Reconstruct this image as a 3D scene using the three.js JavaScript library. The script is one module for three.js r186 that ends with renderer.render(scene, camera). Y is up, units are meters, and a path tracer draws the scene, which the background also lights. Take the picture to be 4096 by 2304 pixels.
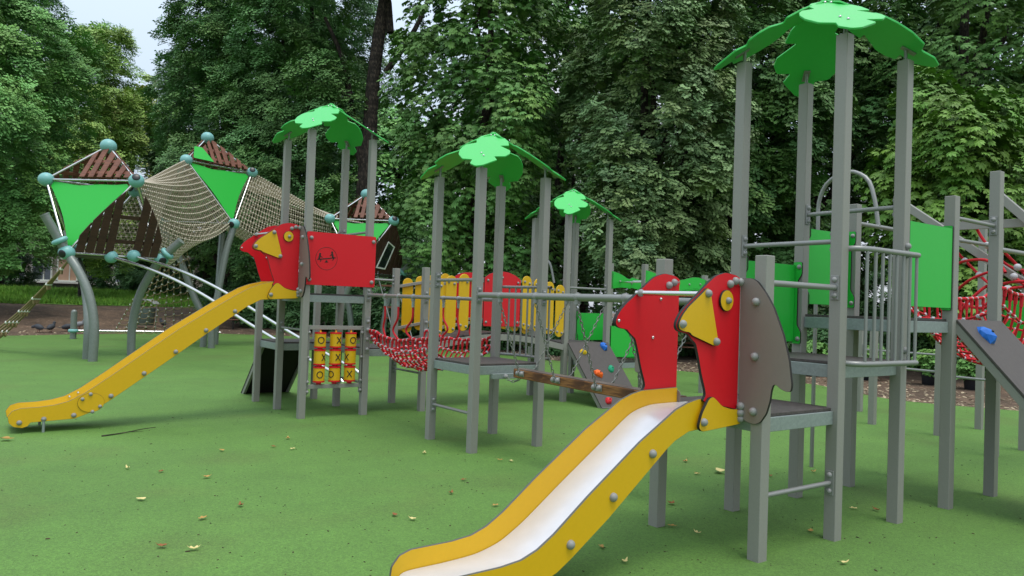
import * as THREE from 'three';
import { mergeGeometries } from 'three/addons/utils/BufferGeometryUtils.js';
import { RoundedBoxGeometry } from 'three/addons/geometries/RoundedBoxGeometry.js';

// ---------------------------------------------------------------- camera, sky, sun, exposure
const scene = new THREE.Scene();
const camera = new THREE.PerspectiveCamera(2 * Math.atan(288 / 755.15) * 180 / Math.PI, 1024 / 576, 0.05, 600);
{
  const pitch = 0.0208, roll = 0.0351;
  const W = new THREE.Vector3(0, Math.sin(pitch), -Math.cos(pitch)), up0 = new THREE.Vector3(0, Math.cos(pitch), Math.sin(pitch)), r0 = new THREE.Vector3(1, 0, 0);
  const R = r0.clone().multiplyScalar(Math.cos(roll)).addScaledVector(up0, Math.sin(roll));
  const U = r0.clone().multiplyScalar(-Math.sin(roll)).addScaledVector(up0, Math.cos(roll));
  camera.position.set(0, 1.8406, 0);
  camera.quaternion.setFromRotationMatrix(new THREE.Matrix4().makeBasis(R, U, W.clone().negate()));
}
const renderer = new THREE.WebGLRenderer({ antialias: true });
renderer.setSize(1024, 576);
renderer.toneMapping = THREE.LinearToneMapping;
renderer.toneMappingExposure = 1.28;
renderer.shadowMap.enabled = true;

let seed = 12345;
const rnd = () => { seed = (seed * 1664525 + 1013904223) >>> 0; return seed / 4294967296; };
const rr = (a, b) => a + (b - a) * rnd();
const hash = (x, y, s = 0) => { let h = (x * 374761393 + y * 668265263 + s * 1274126177) | 0; h = Math.imul(h ^ (h >>> 13), 1274126177); return ((h ^ (h >>> 16)) >>> 0) / 4294967296; };
const sm = t => t * t * (3 - 2 * t);
function vnoise(x, y, per, s = 0) {           // value noise that repeats after per cells
  const xi = Math.floor(x), yi = Math.floor(y), fx = sm(x - xi), fy = sm(y - yi), m = n => ((n % per) + per) % per;
  const a = hash(m(xi), m(yi), s), b = hash(m(xi + 1), m(yi), s), c = hash(m(xi), m(yi + 1), s), d = hash(m(xi + 1), m(yi + 1), s);
  return (a + (b - a) * fx) * (1 - fy) + (c + (d - c) * fx) * fy;
}
const fbm = (x, y, per, oct, s = 0) => { let v = 0, a = .5, n = 0; for (let o = 0; o < oct; o++) { v += a * vnoise(x, y, per, s + o); n += a; x *= 2; y *= 2; per *= 2; a *= .5; } return v / n; };

// an overcast sky: even white cloud with a few thinner, bluer places
{
  const w = 1024, h = 512, d = new Float32Array(w * h * 4);
  for (let j = 0; j < h; j++) {
    const el = (j + .5) / h * Math.PI - Math.PI / 2;
    for (let i = 0; i < w; i++) {
      const n = fbm(i / w * 16, (j / h) * 8, 16, 5, 40), k = Math.max(0, Math.min(1, (n - .46) * 5));
      const up = Math.max(0, Math.sin(el)), L = el > 0 ? .56 + .7 * up : .3;
      const blue = 1 - k, o = (j * w + i) * 4;
      d[o] = L * (.97 - .2 * blue); d[o + 1] = L * (1.0 - .08 * blue); d[o + 2] = L * (1.05 + .05 * blue); d[o + 3] = 1;
    }
  }
  const sky = new THREE.DataTexture(d, w, h, THREE.RGBAFormat, THREE.FloatType);
  sky.mapping = THREE.EquirectangularReflectionMapping; sky.magFilter = THREE.LinearFilter; sky.minFilter = THREE.LinearFilter; sky.needsUpdate = true;
  scene.background = sky; scene.environment = sky;
}
const sun = new THREE.DirectionalLight(0xfff6ea, 1.45);
sun.position.set(7, 40, -5); sun.target.position.set(0, 0, -14);
sun.castShadow = true; sun.shadow.radius = 45; sun.shadow.mapSize.set(2048, 2048);
Object.assign(sun.shadow.camera, { left: -45, right: 45, top: 45, bottom: -45, near: 1, far: 140 });
scene.add(sun, sun.target);

// ---------------------------------------------------------------- the playground's own grid: u to the right and near, v to the right and far
const TH = .943, AX = 2.1073, AZ = -7.0403, CT = Math.cos(TH), ST = Math.sin(TH);
const wx = (u, v) => AX + u * CT + v * ST, wz = (u, v) => AZ + u * ST - v * CT;
const V = (u, y, v) => new THREE.Vector3(u, y, -v);
const P3 = (x, y, z) => new THREE.Vector3(x, y, z);

// ---------------------------------------------------------------- scene graph helpers
const taken = new Map();
function numbered(n) { const k = taken.get(n) || 0; taken.set(n, k + 1); return k ? n + '_' + String(k).padStart(3, '0') : n; }
function thing(name, label, category, u, v, group) {          // a thing on the playground grid
  const o = new THREE.Group(); o.name = numbered(name); o.position.set(wx(u, v), 0, wz(u, v)); o.rotation.y = -TH;
  o.userData = { label, category }; if (group) o.userData.group = group;
  o._o = [-u, 0, v]; scene.add(o); return o;
}
function thingW(name, label, category, x, y, z, group) {      // a thing placed in world metres
  const o = new THREE.Group(); o.name = numbered(name); o.position.set(x, y, z);
  o.userData = { label, category }; if (group) o.userData.group = group;
  o._o = [-x, -y, -z]; scene.add(o); return o;
}
function structure(name, geo, mat) { const m = new THREE.Mesh(geo, mat); m.name = numbered(name); m.userData = { kind: 'structure' }; m.receiveShadow = m.castShadow = true; scene.add(m); m._o = [0, 0, 0]; return m; }
function metricUV(g) {
  const p = g.attributes.position, n = g.attributes.normal, uv = new Float32Array(p.count * 2);
  for (let i = 0; i < p.count; i += 3) {
    let ax = 0, ay = 0, az = 0;
    for (let k = 0; k < 3; k++) { ax += Math.abs(n.getX(i + k)); ay += Math.abs(n.getY(i + k)); az += Math.abs(n.getZ(i + k)); }
    for (let k = 0; k < 3; k++) {
      const x = p.getX(i + k), y = p.getY(i + k), z = p.getZ(i + k), o = (i + k) * 2;
      if (ay >= ax && ay >= az) { uv[o] = x; uv[o + 1] = z; } else if (ax >= az) { uv[o] = z; uv[o + 1] = y; } else { uv[o] = x; uv[o + 1] = y; }
    }
  }
  g.setAttribute('uv', new THREE.BufferAttribute(uv, 2)); return g;
}
function flat(g) { const h = g.index ? g.toNonIndexed() : g; for (const k of Object.keys(h.attributes)) if (!['position', 'normal', 'uv'].includes(k)) h.deleteAttribute(k); return h; }
function part(parent, name, geos, mat, label) {
  const list = (Array.isArray(geos) ? geos : [geos]).map(flat);
  let g = list.length === 1 ? list[0] : mergeGeometries(list.map(x => { x.clearGroups(); return x; }), false);
  metricUV(g); g.translate(...parent._o);
  const m = new THREE.Mesh(g, mat); m.name = name; m.castShadow = m.receiveShadow = true; m._o = parent._o;
  if (label) m.userData.label = label;
  parent.add(m); return m;
}
function put(parent, name, geo, mat, pos, quat) {             // a shared geometry set at a place (pos in the parent's build coordinates)
  const m = new THREE.Mesh(geo, mat); m.name = name; m.position.set(pos.x + parent._o[0], pos.y + parent._o[1], pos.z + parent._o[2]);
  if (quat) m.quaternion.copy(quat); m.castShadow = m.receiveShadow = true; parent.add(m); m._o = parent._o; return m;
}

// ---------------------------------------------------------------- geometry helpers
const rbCache = new Map();
function rbox(cx, cy, cz, sx, sy, sz, r = .005) { const g = new RoundedBoxGeometry(sx, sy, sz, 1, Math.min(r, sx / 2.1, sy / 2.1, sz / 2.1)); g.translate(cx, cy, cz); return g; }
function box(u0, u1, y0, y1, v0, v1, r = .004) { return rbox((u0 + u1) / 2, (y0 + y1) / 2, -(v0 + v1) / 2, Math.abs(u1 - u0), Math.abs(y1 - y0), Math.abs(v1 - v0), r); }
const Y = new THREE.Vector3(0, 1, 0);
function cyl(p, q, r, seg = 10, r2 = r) {
  const d = q.clone().sub(p), g = new THREE.CylinderGeometry(r2, r, d.length(), seg, 1, false);
  g.applyQuaternion(new THREE.Quaternion().setFromUnitVectors(Y, d.clone().normalize())); g.translate((p.x + q.x) / 2, (p.y + q.y) / 2, (p.z + q.z) / 2); return g;
}
function bar(p, q, w, h, r = .004) {                          // rectangular bar between two points, h upright
  const d = q.clone().sub(p), L = d.length(), x = d.clone().normalize(), z = x.clone().cross(Y).normalize(), y = z.clone().cross(x);
  const g = new RoundedBoxGeometry(L, h, w, 1, Math.min(r, h / 2.1, w / 2.1)); g.applyMatrix4(new THREE.Matrix4().makeBasis(x, y, z).setPosition(p.clone().add(q).multiplyScalar(.5))); return g;
}
function tube(pts, r, seg = 16, rad = 8, closed = false) { return new THREE.TubeGeometry(new THREE.CatmullRomCurve3(pts, closed), seg, r, rad, closed); }
function ball(p, r, w = 10, h = 7) { const g = new THREE.SphereGeometry(r, w, h); g.translate(p.x, p.y, p.z); return g; }
function shapeOf(pts, smooth) {
  const s = new THREE.Shape();
  if (!smooth) { pts.forEach(([x, y], i) => i ? s.lineTo(x, y) : s.moveTo(x, y)); s.closePath(); return s; }
  const n = pts.length, rad = smooth;                          // corners rounded by rad
  for (let i = 0; i < n; i++) {
    const a = pts[(i + n - 1) % n], b = pts[i], c = pts[(i + 1) % n];
    const l1 = Math.hypot(a[0] - b[0], a[1] - b[1]), l2 = Math.hypot(c[0] - b[0], c[1] - b[1]), k1 = Math.min(rad, l1 * .45) / l1, k2 = Math.min(rad, l2 * .45) / l2;
    const p = [b[0] + (a[0] - b[0]) * k1, b[1] + (a[1] - b[1]) * k1], q = [b[0] + (c[0] - b[0]) * k2, b[1] + (c[1] - b[1]) * k2];
    if (i === 0) s.moveTo(p[0], p[1]); else s.lineTo(p[0], p[1]);
    s.quadraticCurveTo(b[0], b[1], q[0], q[1]);
  }
  s.closePath(); return s;
}
function plate(pts, th, round = 0, bevel = .0015, holes) {
  const s = shapeOf(pts, round); if (holes) s.holes.push(...holes);
  const g = new THREE.ExtrudeGeometry(s, { depth: th - 2 * bevel, bevelEnabled: bevel > 0, bevelThickness: bevel, bevelSize: bevel, bevelOffset: -bevel, bevelSegments: 1, curveSegments: 6 });
  g.translate(0, 0, bevel); return g;
}
const MU = new THREE.Matrix4().makeBasis(P3(0, 0, -1), P3(0, 1, 0), P3(1, 0, 0));
const plateU = (pts, u0, th, round, bevel, holes) => plate(pts, th, round, bevel, holes).applyMatrix4(MU).translate(u0, 0, 0);      // outline in (v, y), from u0 to u0 + th
const plateV = (pts, v0, th, round, bevel, holes) => plate(pts, th, round, bevel, holes).translate(0, 0, -v0);                      // outline in (u, y), from v0 towards the viewer
function onPlane(g, o, x, y) { const z = x.clone().cross(y).normalize(); return g.applyMatrix4(new THREE.Matrix4().makeBasis(x, y, z).setPosition(o)); }
function ropes(segs, r) {                                      // many thin four-sided rods in one geometry
  const pos = [], nor = [], d = P3(), a = P3(), b = P3(), t = P3();
  for (const [p, q] of segs) {
    d.copy(q).sub(p).normalize(); a.set(Math.abs(d.y) > .9 ? 1 : 0, Math.abs(d.y) > .9 ? 0 : 1, 0).cross(d).normalize(); b.copy(d).cross(a);
    for (let k = 0; k < 5; k++) {
      const c0 = k * 1.2566, c1 = (k + 1) * 1.2566, n = [c0, c1].map(c => [a.x * Math.cos(c) + b.x * Math.sin(c), a.y * Math.cos(c) + b.y * Math.sin(c), a.z * Math.cos(c) + b.z * Math.sin(c)]);
      const e = (o, m) => { pos.push(o.x + m[0] * r, o.y + m[1] * r, o.z + m[2] * r); nor.push(...m); };
      e(p, n[0]); e(p, n[1]); e(q, n[1]); e(p, n[0]); e(q, n[1]); e(q, n[0]);
    }
  }
  const g = new THREE.BufferGeometry(); g.setAttribute('position', new THREE.Float32BufferAttribute(pos, 3)); g.setAttribute('normal', new THREE.Float32BufferAttribute(nor, 3)); g.setAttribute('uv', new THREE.Float32BufferAttribute(new Float32Array(pos.length / 3 * 2), 2)); return g;
}
function knots(list, r) { const base = flat(new THREE.IcosahedronGeometry(r, 0)); return mergeGeometries(list.map(p => base.clone().translate(p.x, p.y, p.z))); }

// ---------------------------------------------------------------- textures
function tex(size, fn, metres, srgb = true) {
  const d = new Uint8Array(size * size * 4);
  for (let j = 0; j < size; j++) for (let i = 0; i < size; i++) { const c = fn(i, j, size), o = (j * size + i) * 4; d[o] = Math.max(0, Math.min(255, c[0])); d[o + 1] = Math.max(0, Math.min(255, c[1])); d[o + 2] = Math.max(0, Math.min(255, c[2])); d[o + 3] = 255; }
  const t = new THREE.DataTexture(d, size, size, THREE.RGBAFormat); t.wrapS = t.wrapT = THREE.RepeatWrapping; t.magFilter = THREE.LinearFilter; t.minFilter = THREE.LinearMipmapLinearFilter; t.generateMipmaps = true;
  if (srgb) t.colorSpace = THREE.SRGBColorSpace; t.repeat.set(1 / metres, 1 / metres); t.needsUpdate = true; return t;
}
const speckle = tex(256, (i, j) => { const g = 128 + 60 * (vnoise(i / 2, j / 2, 128, 3) - .5) + 50 * (hash(i, j, 5) - .5); return [g, g, g]; }, .25, false);
const mottle = (hex, amp, cells, metres, s, size = 256) => { const c = new THREE.Color(hex), k = [c.r, c.g, c.b].map(x => 255 * (x <= .0031308 ? 12.92 * x : 1.055 * Math.pow(x, 1 / 2.4) - .055)); return tex(size, (i, j) => { const n = 1 + amp * (fbm(i / size * cells, j / size * cells, cells, 5, s) - .5) * 2 + .25 * amp * (hash(i, j, s) - .5); return k.map(x => x * n); }, metres); };
function std(hex, o = {}) { return new THREE.MeshStandardMaterial({ color: hex, roughness: .55, ...o }); }
const M = {};
M.post = std(0xffffff, { map: mottle(0x8b8b85, .022, 64, .6, 7), roughness: .5, bumpMap: speckle, bumpScale: .0003 });
M.steel = std(0x8c8e8c, { roughness: .42, metalness: .35, bumpMap: speckle, bumpScale: .0004 });
M.galv = std(0xffffff, { map: mottle(0x8d9896, .08, 24, .4, 9), roughness: .5, metalness: .3 });
M.bolt = std(0x8a8b8a, { roughness: .5 });
M.screw = std(0xc4c6c6, { roughness: .25, metalness: .9 });
M.stainless = std(0xcfd0cf, { roughness: .22, metalness: 1 });
M.chute = std(0xffffff, { map: mottle(0xd6d6da, .02, 16, 1.1, 12), roughness: .34, metalness: .38 });
const board = (hex, s) => std(0xffffff, { map: mottle(hex, .012, 40, .8, s), roughness: .48, bumpMap: speckle, bumpScale: .0003 });
M.red = board(0xd2091c, 21); M.yellow = board(0xd6aa05, 22); M.green = board(0x22b53a, 23); M.taupe = board(0x7d7670, 24); M.leafGreen = board(0x3cbd58, 25); M.leafGreen.roughness = .4;
M.edge = std(0x1b1917, { roughness: .7 }); M.edgeGrey = std(0x55564f, { roughness: .6 });
M.deck = std(0xffffff, { map: tex(256, (i, j) => { const n = fbm(i / 256 * 24, j / 256 * 24, 24, 4, 31), g = ((i % 8 < 1) || (j % 8 < 1)) ? -9 : 0; const b = 70 + 34 * (n - .5) + g; return [b * 1.04, b * .96, b * .93]; }, .45), roughness: .62 });
M.deckEdge = std(0x43281f, { roughness: .75 });
M.ramp = std(0xffffff, { map: mottle(0x4b4643, .07, 30, .9, 33), roughness: .62, bumpMap: speckle, bumpScale: .0015 });
M.black = std(0x14130f, { roughness: .8 });
const grain = (a, b, s) => tex(512, (i, j) => { const f = fbm(i / 512 * 6, j / 512 * 64, 64, 5, s), g = fbm(i / 512 * 3, j / 512 * 8, 8, 3, s + 9); const t = Math.max(0, Math.min(1, (f * .75 + g * .5 - .25) * 1.5 - .2)); return [0, 1, 2].map(k => a[k] + (b[k] - a[k]) * t); }, .8);
M.logSide = std(0xffffff, { map: grain([74, 42, 22], [168, 116, 62], 41), roughness: .75 });
M.logTop = std(0xffffff, { map: grain([70, 60, 54], [128, 116, 106], 43), roughness: .85 });
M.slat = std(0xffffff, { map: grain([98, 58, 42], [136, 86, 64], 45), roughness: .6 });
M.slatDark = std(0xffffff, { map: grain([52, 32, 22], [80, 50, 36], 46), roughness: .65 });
M.bench = std(0xffffff, { map: grain([104, 66, 48], [150, 104, 80], 47), roughness: .7 });
M.rope = std(0xa0957e, { roughness: .9 }); M.ropeKnot = std(0xc9c1b0, { roughness: .8 }); M.ropeTan = std(0x8a7a58, { roughness: .95 });
M.knot = std(0xb4b3b8, { roughness: .5 }); M.redRope = std(0xc01624, { roughness: .8 });
M.turq = std(0x79b3b1, { roughness: .4 }); M.column = std(0xffffff, { map: mottle(0x7c8480, .06, 24, .6, 51), roughness: .42, metalness: .25 });
M.dark = std(0x1d2024, { roughness: .35 }); M.white = std(0xdfe3dc, { roughness: .5 });
M.chain = std(0x868783, { roughness: .45, metalness: .4 });
M.greyPlastic = std(0x8d979a, { roughness: .6 });
M.hold = { blue: std(0x1268c8, { roughness: .6 }), yellow: std(0xe6c01a, { roughness: .6 }), green: std(0x11966c, { roughness: .6 }), orange: std(0xf0620f, { roughness: .6 }), red: std(0xd01a26, { roughness: .6 }) };
M.ink = std(0x181611, { roughness: .6 });
const boltGeo = new THREE.SphereGeometry(.024, 10, 7), boltBig = new THREE.SphereGeometry(.031, 12, 9), screwGeo = new THREE.SphereGeometry(.014, 8, 5);
const bolt = (parent, p, geo = boltGeo, mat = M.bolt) => put(parent, geo === screwGeo ? 'screw' : 'bolt', geo, mat, p);
const E2 = (cap, side = M.edge) => [cap, side];

// ---------------------------------------------------------------- the ground
const smooth = (a, b, x) => sm(Math.max(0, Math.min(1, (x - a) / (b - a))));
const EDGE = [[-30, 14], [-33, -10], [-24, -21], [-18.8, -27.8], [-17.2, -30.8], [-15.7, -33], [-12.8, -34.7], [-8, -34.2], [-4, -31], [-.7, -27.7], [1.7, -25], [5, -22.9], [6.2, -21.6], [8.0, -19.9], [8.6, -16.9], [10.4, -15.7], [14, -14.5], [20, -12], [26, 4], [20, 14]];
function beyond(x, z) {                                        // metres outside the rubber surface, 0 on it
  let inside = false, best = 1e9;
  for (let i = 0, j = EDGE.length - 1; i < EDGE.length; j = i++) {
    const [ax, az] = EDGE[j], [bx, bz] = EDGE[i], dx = bx - ax, dz = bz - az, t = Math.max(0, Math.min(1, ((x - ax) * dx + (z - az) * dz) / (dx * dx + dz * dz)));
    best = Math.min(best, Math.hypot(x - ax - dx * t, z - az - dz * t));
    if ((az > z) !== (bz > z) && x < (bx - ax) * (z - az) / (bz - az) + ax) inside = !inside;
  }
  return inside ? 0 : best;
}
function groundY(x, z) {                                       // flat under the rubber, a low bank beyond it, higher on the left
  const d = beyond(x, z), left = smooth(4, -12, x);
  return -.035 + left * (.9 * smooth(0, 14, d) + .75 * smooth(14, 30, d)) + (1 - left) * .4 * smooth(1, 14, d);
}
{
  const n = 120, half = 160, pos = [], idx = [];
  const warp = t => Math.sign(t) * (Math.abs(t) * .35 + Math.pow(Math.abs(t), 3) * .65) * half;
  for (let j = 0; j <= n; j++) for (let i = 0; i <= n; i++) { const x = warp(i / n * 2 - 1), z = -25 + warp(j / n * 2 - 1); pos.push(x, groundY(x, z) + .05 * (fbm(x * .4 + 100, z * .4 + 100, 4096, 3, 61) - .5) * smooth(.5, 4, beyond(x, z)), z); }
  for (let j = 0; j < n; j++) for (let i = 0; i < n; i++) { const a = j * (n + 1) + i; idx.push(a, a + n + 1, a + 1, a + 1, a + n + 1, a + n + 2); }
  const g = new THREE.BufferGeometry(); g.setAttribute('position', new THREE.Float32BufferAttribute(pos, 3)); g.setIndex(idx); g.computeVertexNormals();
  const soil = tex(1024, (i, j) => { const a = fbm(i / 1024 * 8, j / 1024 * 8, 8, 7, 71), b = hash(i, j, 72), c = fbm(i / 1024 * 60, j / 1024 * 60, 60, 3, 73); const k = .62 + .55 * a + .25 * (c - .5) + .12 * (b - .5); const chip = c > .73 ? 38 : 0; return [103 * k + chip, 84 * k + chip * .9, 67 * k + chip * .8]; }, 5);
  structure('soil_ground', metricUV(flat(g)), std(0xffffff, { map: soil, roughness: .95, bumpMap: speckle, bumpScale: .01 }));
}
// green rubber safety surface with an uneven far edge
const rubberMap = tex(1024, (i, j) => {
  const g1 = hash(i, j, 81), g2 = vnoise(i / 2.2, j / 2.2, Math.round(1024 / 2.2), 82), g3 = vnoise(i / 5, j / 5, 205, 85), m = fbm(i / 1024 * 6, j / 1024 * 6, 6, 5, 83);
  const g4 = vnoise(i / 9, j / 9, 114, 86), k = .86 + .09 * m + .24 * (g2 - .5) + .12 * (g1 - .5) + .17 * (g3 - .5) + .07 * (g4 - .5), d = g2 > .86 ? -.22 : 0, l = g2 < .12 ? .22 : 0, q = k + d + l;
  return [95 * q + 18 * l, 138 * q, 58 * q + 10 * l];
}, 2.1);
const rubberBump = tex(512, (i, j) => { const g = 255 * (.6 * vnoise(i / 3, j / 3, 171, 91) + .4 * hash(i, j, 92)); return [g, g, g]; }, .7, false);
{
  const s = shapeOf(new THREE.CatmullRomCurve3(EDGE.map(([x, z]) => P3(x, 0, z)), true, 'catmullrom', .3).getPoints(160).map(p => [p.x + .06 * (hash(Math.round(p.x * 50), 3) - .5), -p.z]));
  const g = new THREE.ExtrudeGeometry(s, { depth: .05, bevelEnabled: false }); g.rotateX(-Math.PI / 2); g.translate(0, -.05, 0);
  structure('rubber_surface', metricUV(flat(g)), std(0xffffff, { map: rubberMap, roughness: .78, bumpMap: rubberBump, bumpScale: .004 }));
}

{ // the wearing layer of the same rubber, patchy with dirt and trodden places
  const st = .35, pos = [], col = [], idx = [], ix = new Map(), id = (i, j) => { const k = i * 4096 + j; if (!ix.has(k)) { const x = i * st - 34, z = j * st - 36; ix.set(k, pos.length / 3); pos.push(x, .004, z);
    const a = fbm(x * .55 + 200, z * .55 + 200, 4096, 4, 301), b = fbm(x * 1.3 + 70, z * 1.3 + 300, 4096, 4, 305), dirt = Math.max(0, Math.min(1, (b - .56) * 6)) * .22, k2 = .90 + .22 * a; col.push(k2 * (1 + .05 * dirt), k2 * (1 - .55 * dirt), k2 * (1 - .2 * dirt)); } return ix.get(k); };
  for (let i = 0; i < 172; i++) for (let j = 0; j < 142; j++) { const x = i * st - 34, z = j * st - 36; if ([[0, 0], [1, 0], [0, 1], [1, 1]].some(([a, b]) => !(beyond(x + a * st, z + b * st) === 0)) || Math.hypot(x, z) > 40) continue; const a = id(i, j), b = id(i + 1, j), c = id(i, j + 1), d = id(i + 1, j + 1); idx.push(a, c, b, b, c, d); }
  const g = new THREE.BufferGeometry(); g.setAttribute('position', new THREE.Float32BufferAttribute(pos, 3)); g.setAttribute('color', new THREE.Float32BufferAttribute(col, 3)); g.setIndex(idx); g.computeVertexNormals();
  const uv = new Float32Array(pos.length / 3 * 2); for (let i = 0; i < pos.length / 3; i++) { uv[i * 2] = pos[i * 3]; uv[i * 2 + 1] = pos[i * 3 + 2]; } g.setAttribute('uv', new THREE.BufferAttribute(uv, 2));
  structure('rubber_wearing_layer', g, std(0xffffff, { map: rubberMap, vertexColors: true, roughness: .78, bumpMap: rubberBump, bumpScale: .004 }));
}
// ---------------------------------------------------------------- parts of the play towers
const PW = .104, HP = PW / 2;
const post = (t, u, v, h, y0 = 0) => part(t, 'post', rbox(u, (h + y0) / 2 - .02, -v, PW, h - y0 + .04, PW, .007), M.post);
function rail(t, p, q, axis, r = .021, name = 'rail') {        // round bar between two posts with its brackets and bolts; axis 'u' or 'v'
  const d = q.clone().sub(p).normalize(), a = p.clone().addScaledVector(d, HP), b = q.clone().addScaledVector(d, -HP);
  const m = part(t, name, cyl(a, b, r, 12), M.steel);
  for (const [e, s] of [[a, 1], [b, -1]]) {
    const c = e.clone().addScaledVector(d, .006 * s);
    part(m, 'bracket', axis === 'u' ? rbox(c.x, c.y, c.z, .012, .2, .07, .004) : rbox(c.x, c.y, c.z, .07, .2, .012, .004), M.steel);
    for (const k of [-.065, .065]) bolt(m, c.clone().addScaledVector(d, .006 * s).add(P3(0, k, 0)));
  }
  return m;
}
function deck(t, u0, u1, v0, v1, y, name = 'deck') {            // board on a galvanised frame
  const m = part(t, name, box(u0 + .01, u1 - .01, y - .024, y, v0 + .01, v1 - .01, .003), M.deck);
  for (const [a, b, c, d] of [[u1 - .03, u1 + .012, v0 + HP, v1 - HP], [u0 - .012, u0 + .03, v0 + HP, v1 - HP], [u0 + HP, u1 - HP, v0 - .012, v0 + .03], [u0 + HP, u1 - HP, v1 - .03, v1 + .012]])
    part(m, 'frame_channel', box(a, b, y - .135, y - .027, c, d, .004), M.galv);
  return m;
}
// leaf-shaped roof board: s runs out from the middle of the roof, w across
const LEAF = [[-.04, 0], [.04, -.09], [.08, -.15], [.19, -.19], [.29, -.16], [.35, -.28], [.42, -.315], [.52, -.33], [.65, -.31], [.78, -.23], [.80, -.10], [.91, -.105], [.98, -.02], [.96, .06], [.81, .21], [.71, .155], [.71, .29], [.63, .335], [.54, .325], [.39, .165], [.385, .28], [.25, .245], [.15, .18], [.14, .10], [.10, .125], [-.02, .04]];
function roofLeaf(t, uc, vc, y0, du, dv) {
  const k = .62, L = Math.hypot(1, k), x = P3(du / L, -k / L, -dv / L), yv = P3(-dv, 0, -du).normalize();
  let y = yv; const z = x.clone().cross(y); if (z.y < 0) y = yv.clone().negate();
  const g = onPlane(plate(LEAF.map(([s, w]) => [s * L, w]), .018, .02, .003), V(uc, y0, vc), x, y);
  const m = part(t, 'roof_leaf', g, M.leafGreen);
  const up = x.clone().cross(y).normalize();
  for (const [s, w] of [[.06, -.02], [.07, .03], [.62, -.025], [.70, .02]]) bolt(m, V(uc, y0, vc).addScaledVector(x, s * L).addScaledVector(y, w).addScaledVector(up, .02), screwGeo, M.screw);
  const q = .707; part(m, 'stem', cyl(V(uc + du * q, y0 - k * q - .24, vc + dv * q), V(uc + du * q, y0 - k * q, vc + dv * q), .016, 8), M.steel);
  part(m, 'stem_plate', onPlane(plate([[-.05, -.03], [.09, -.03], [.09, .03], [-.05, .03]], .012, 0, .002), V(uc + du * q, y0 - k * q - .014, vc + dv * q), x, y), M.steel);
  return m;
}
function roof(t, uc, vc, y0) { const r = Math.SQRT1_2; for (const [a, b] of [[-r, -r], [r, -r], [r, r], [-r, r]]) roofLeaf(t, uc, vc, y0, a, b); }
function greenPanel(t, u, v0, v1, y0, y1, side) {               // board between two posts with a lug plate on each post; plane u = const
  const m = part(t, 'green_panel', plateU([[v0 + .075, y0], [v1 - .075, y0], [v1 - .075, y1], [v0 + .075, y1]], u - .01, .02, .01), E2(M.green, M.edge));
  for (const [v, s] of [[v0, 1], [v1, -1]]) {
    const a = v + s * .07, b = v - s * .045, c = v + s * .012;
    part(m, 'lug_plate', plateV([[u - .012, y0 - .02], [u + .085, y0 - .02], [u + .085, y0 + .1], [u + .04, y0 + .17], [u + .04, y1 - .16], [u + .085, y1 - .09], [u + .085, y1 + .03], [u - .012, y1 + .03]].map(([x, y]) => [u + (x - u) * (side || 1), y]), v + s * (HP + .002) + (s > 0 ? .018 : 0), .018, .02), E2(M.green, M.edge));
    for (const y of [y0 + .03, y1 - .02]) bolt(m, V(u + .055 * (side || 1), y, v + s * (HP + .022)));
  }
  return m;
}

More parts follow.
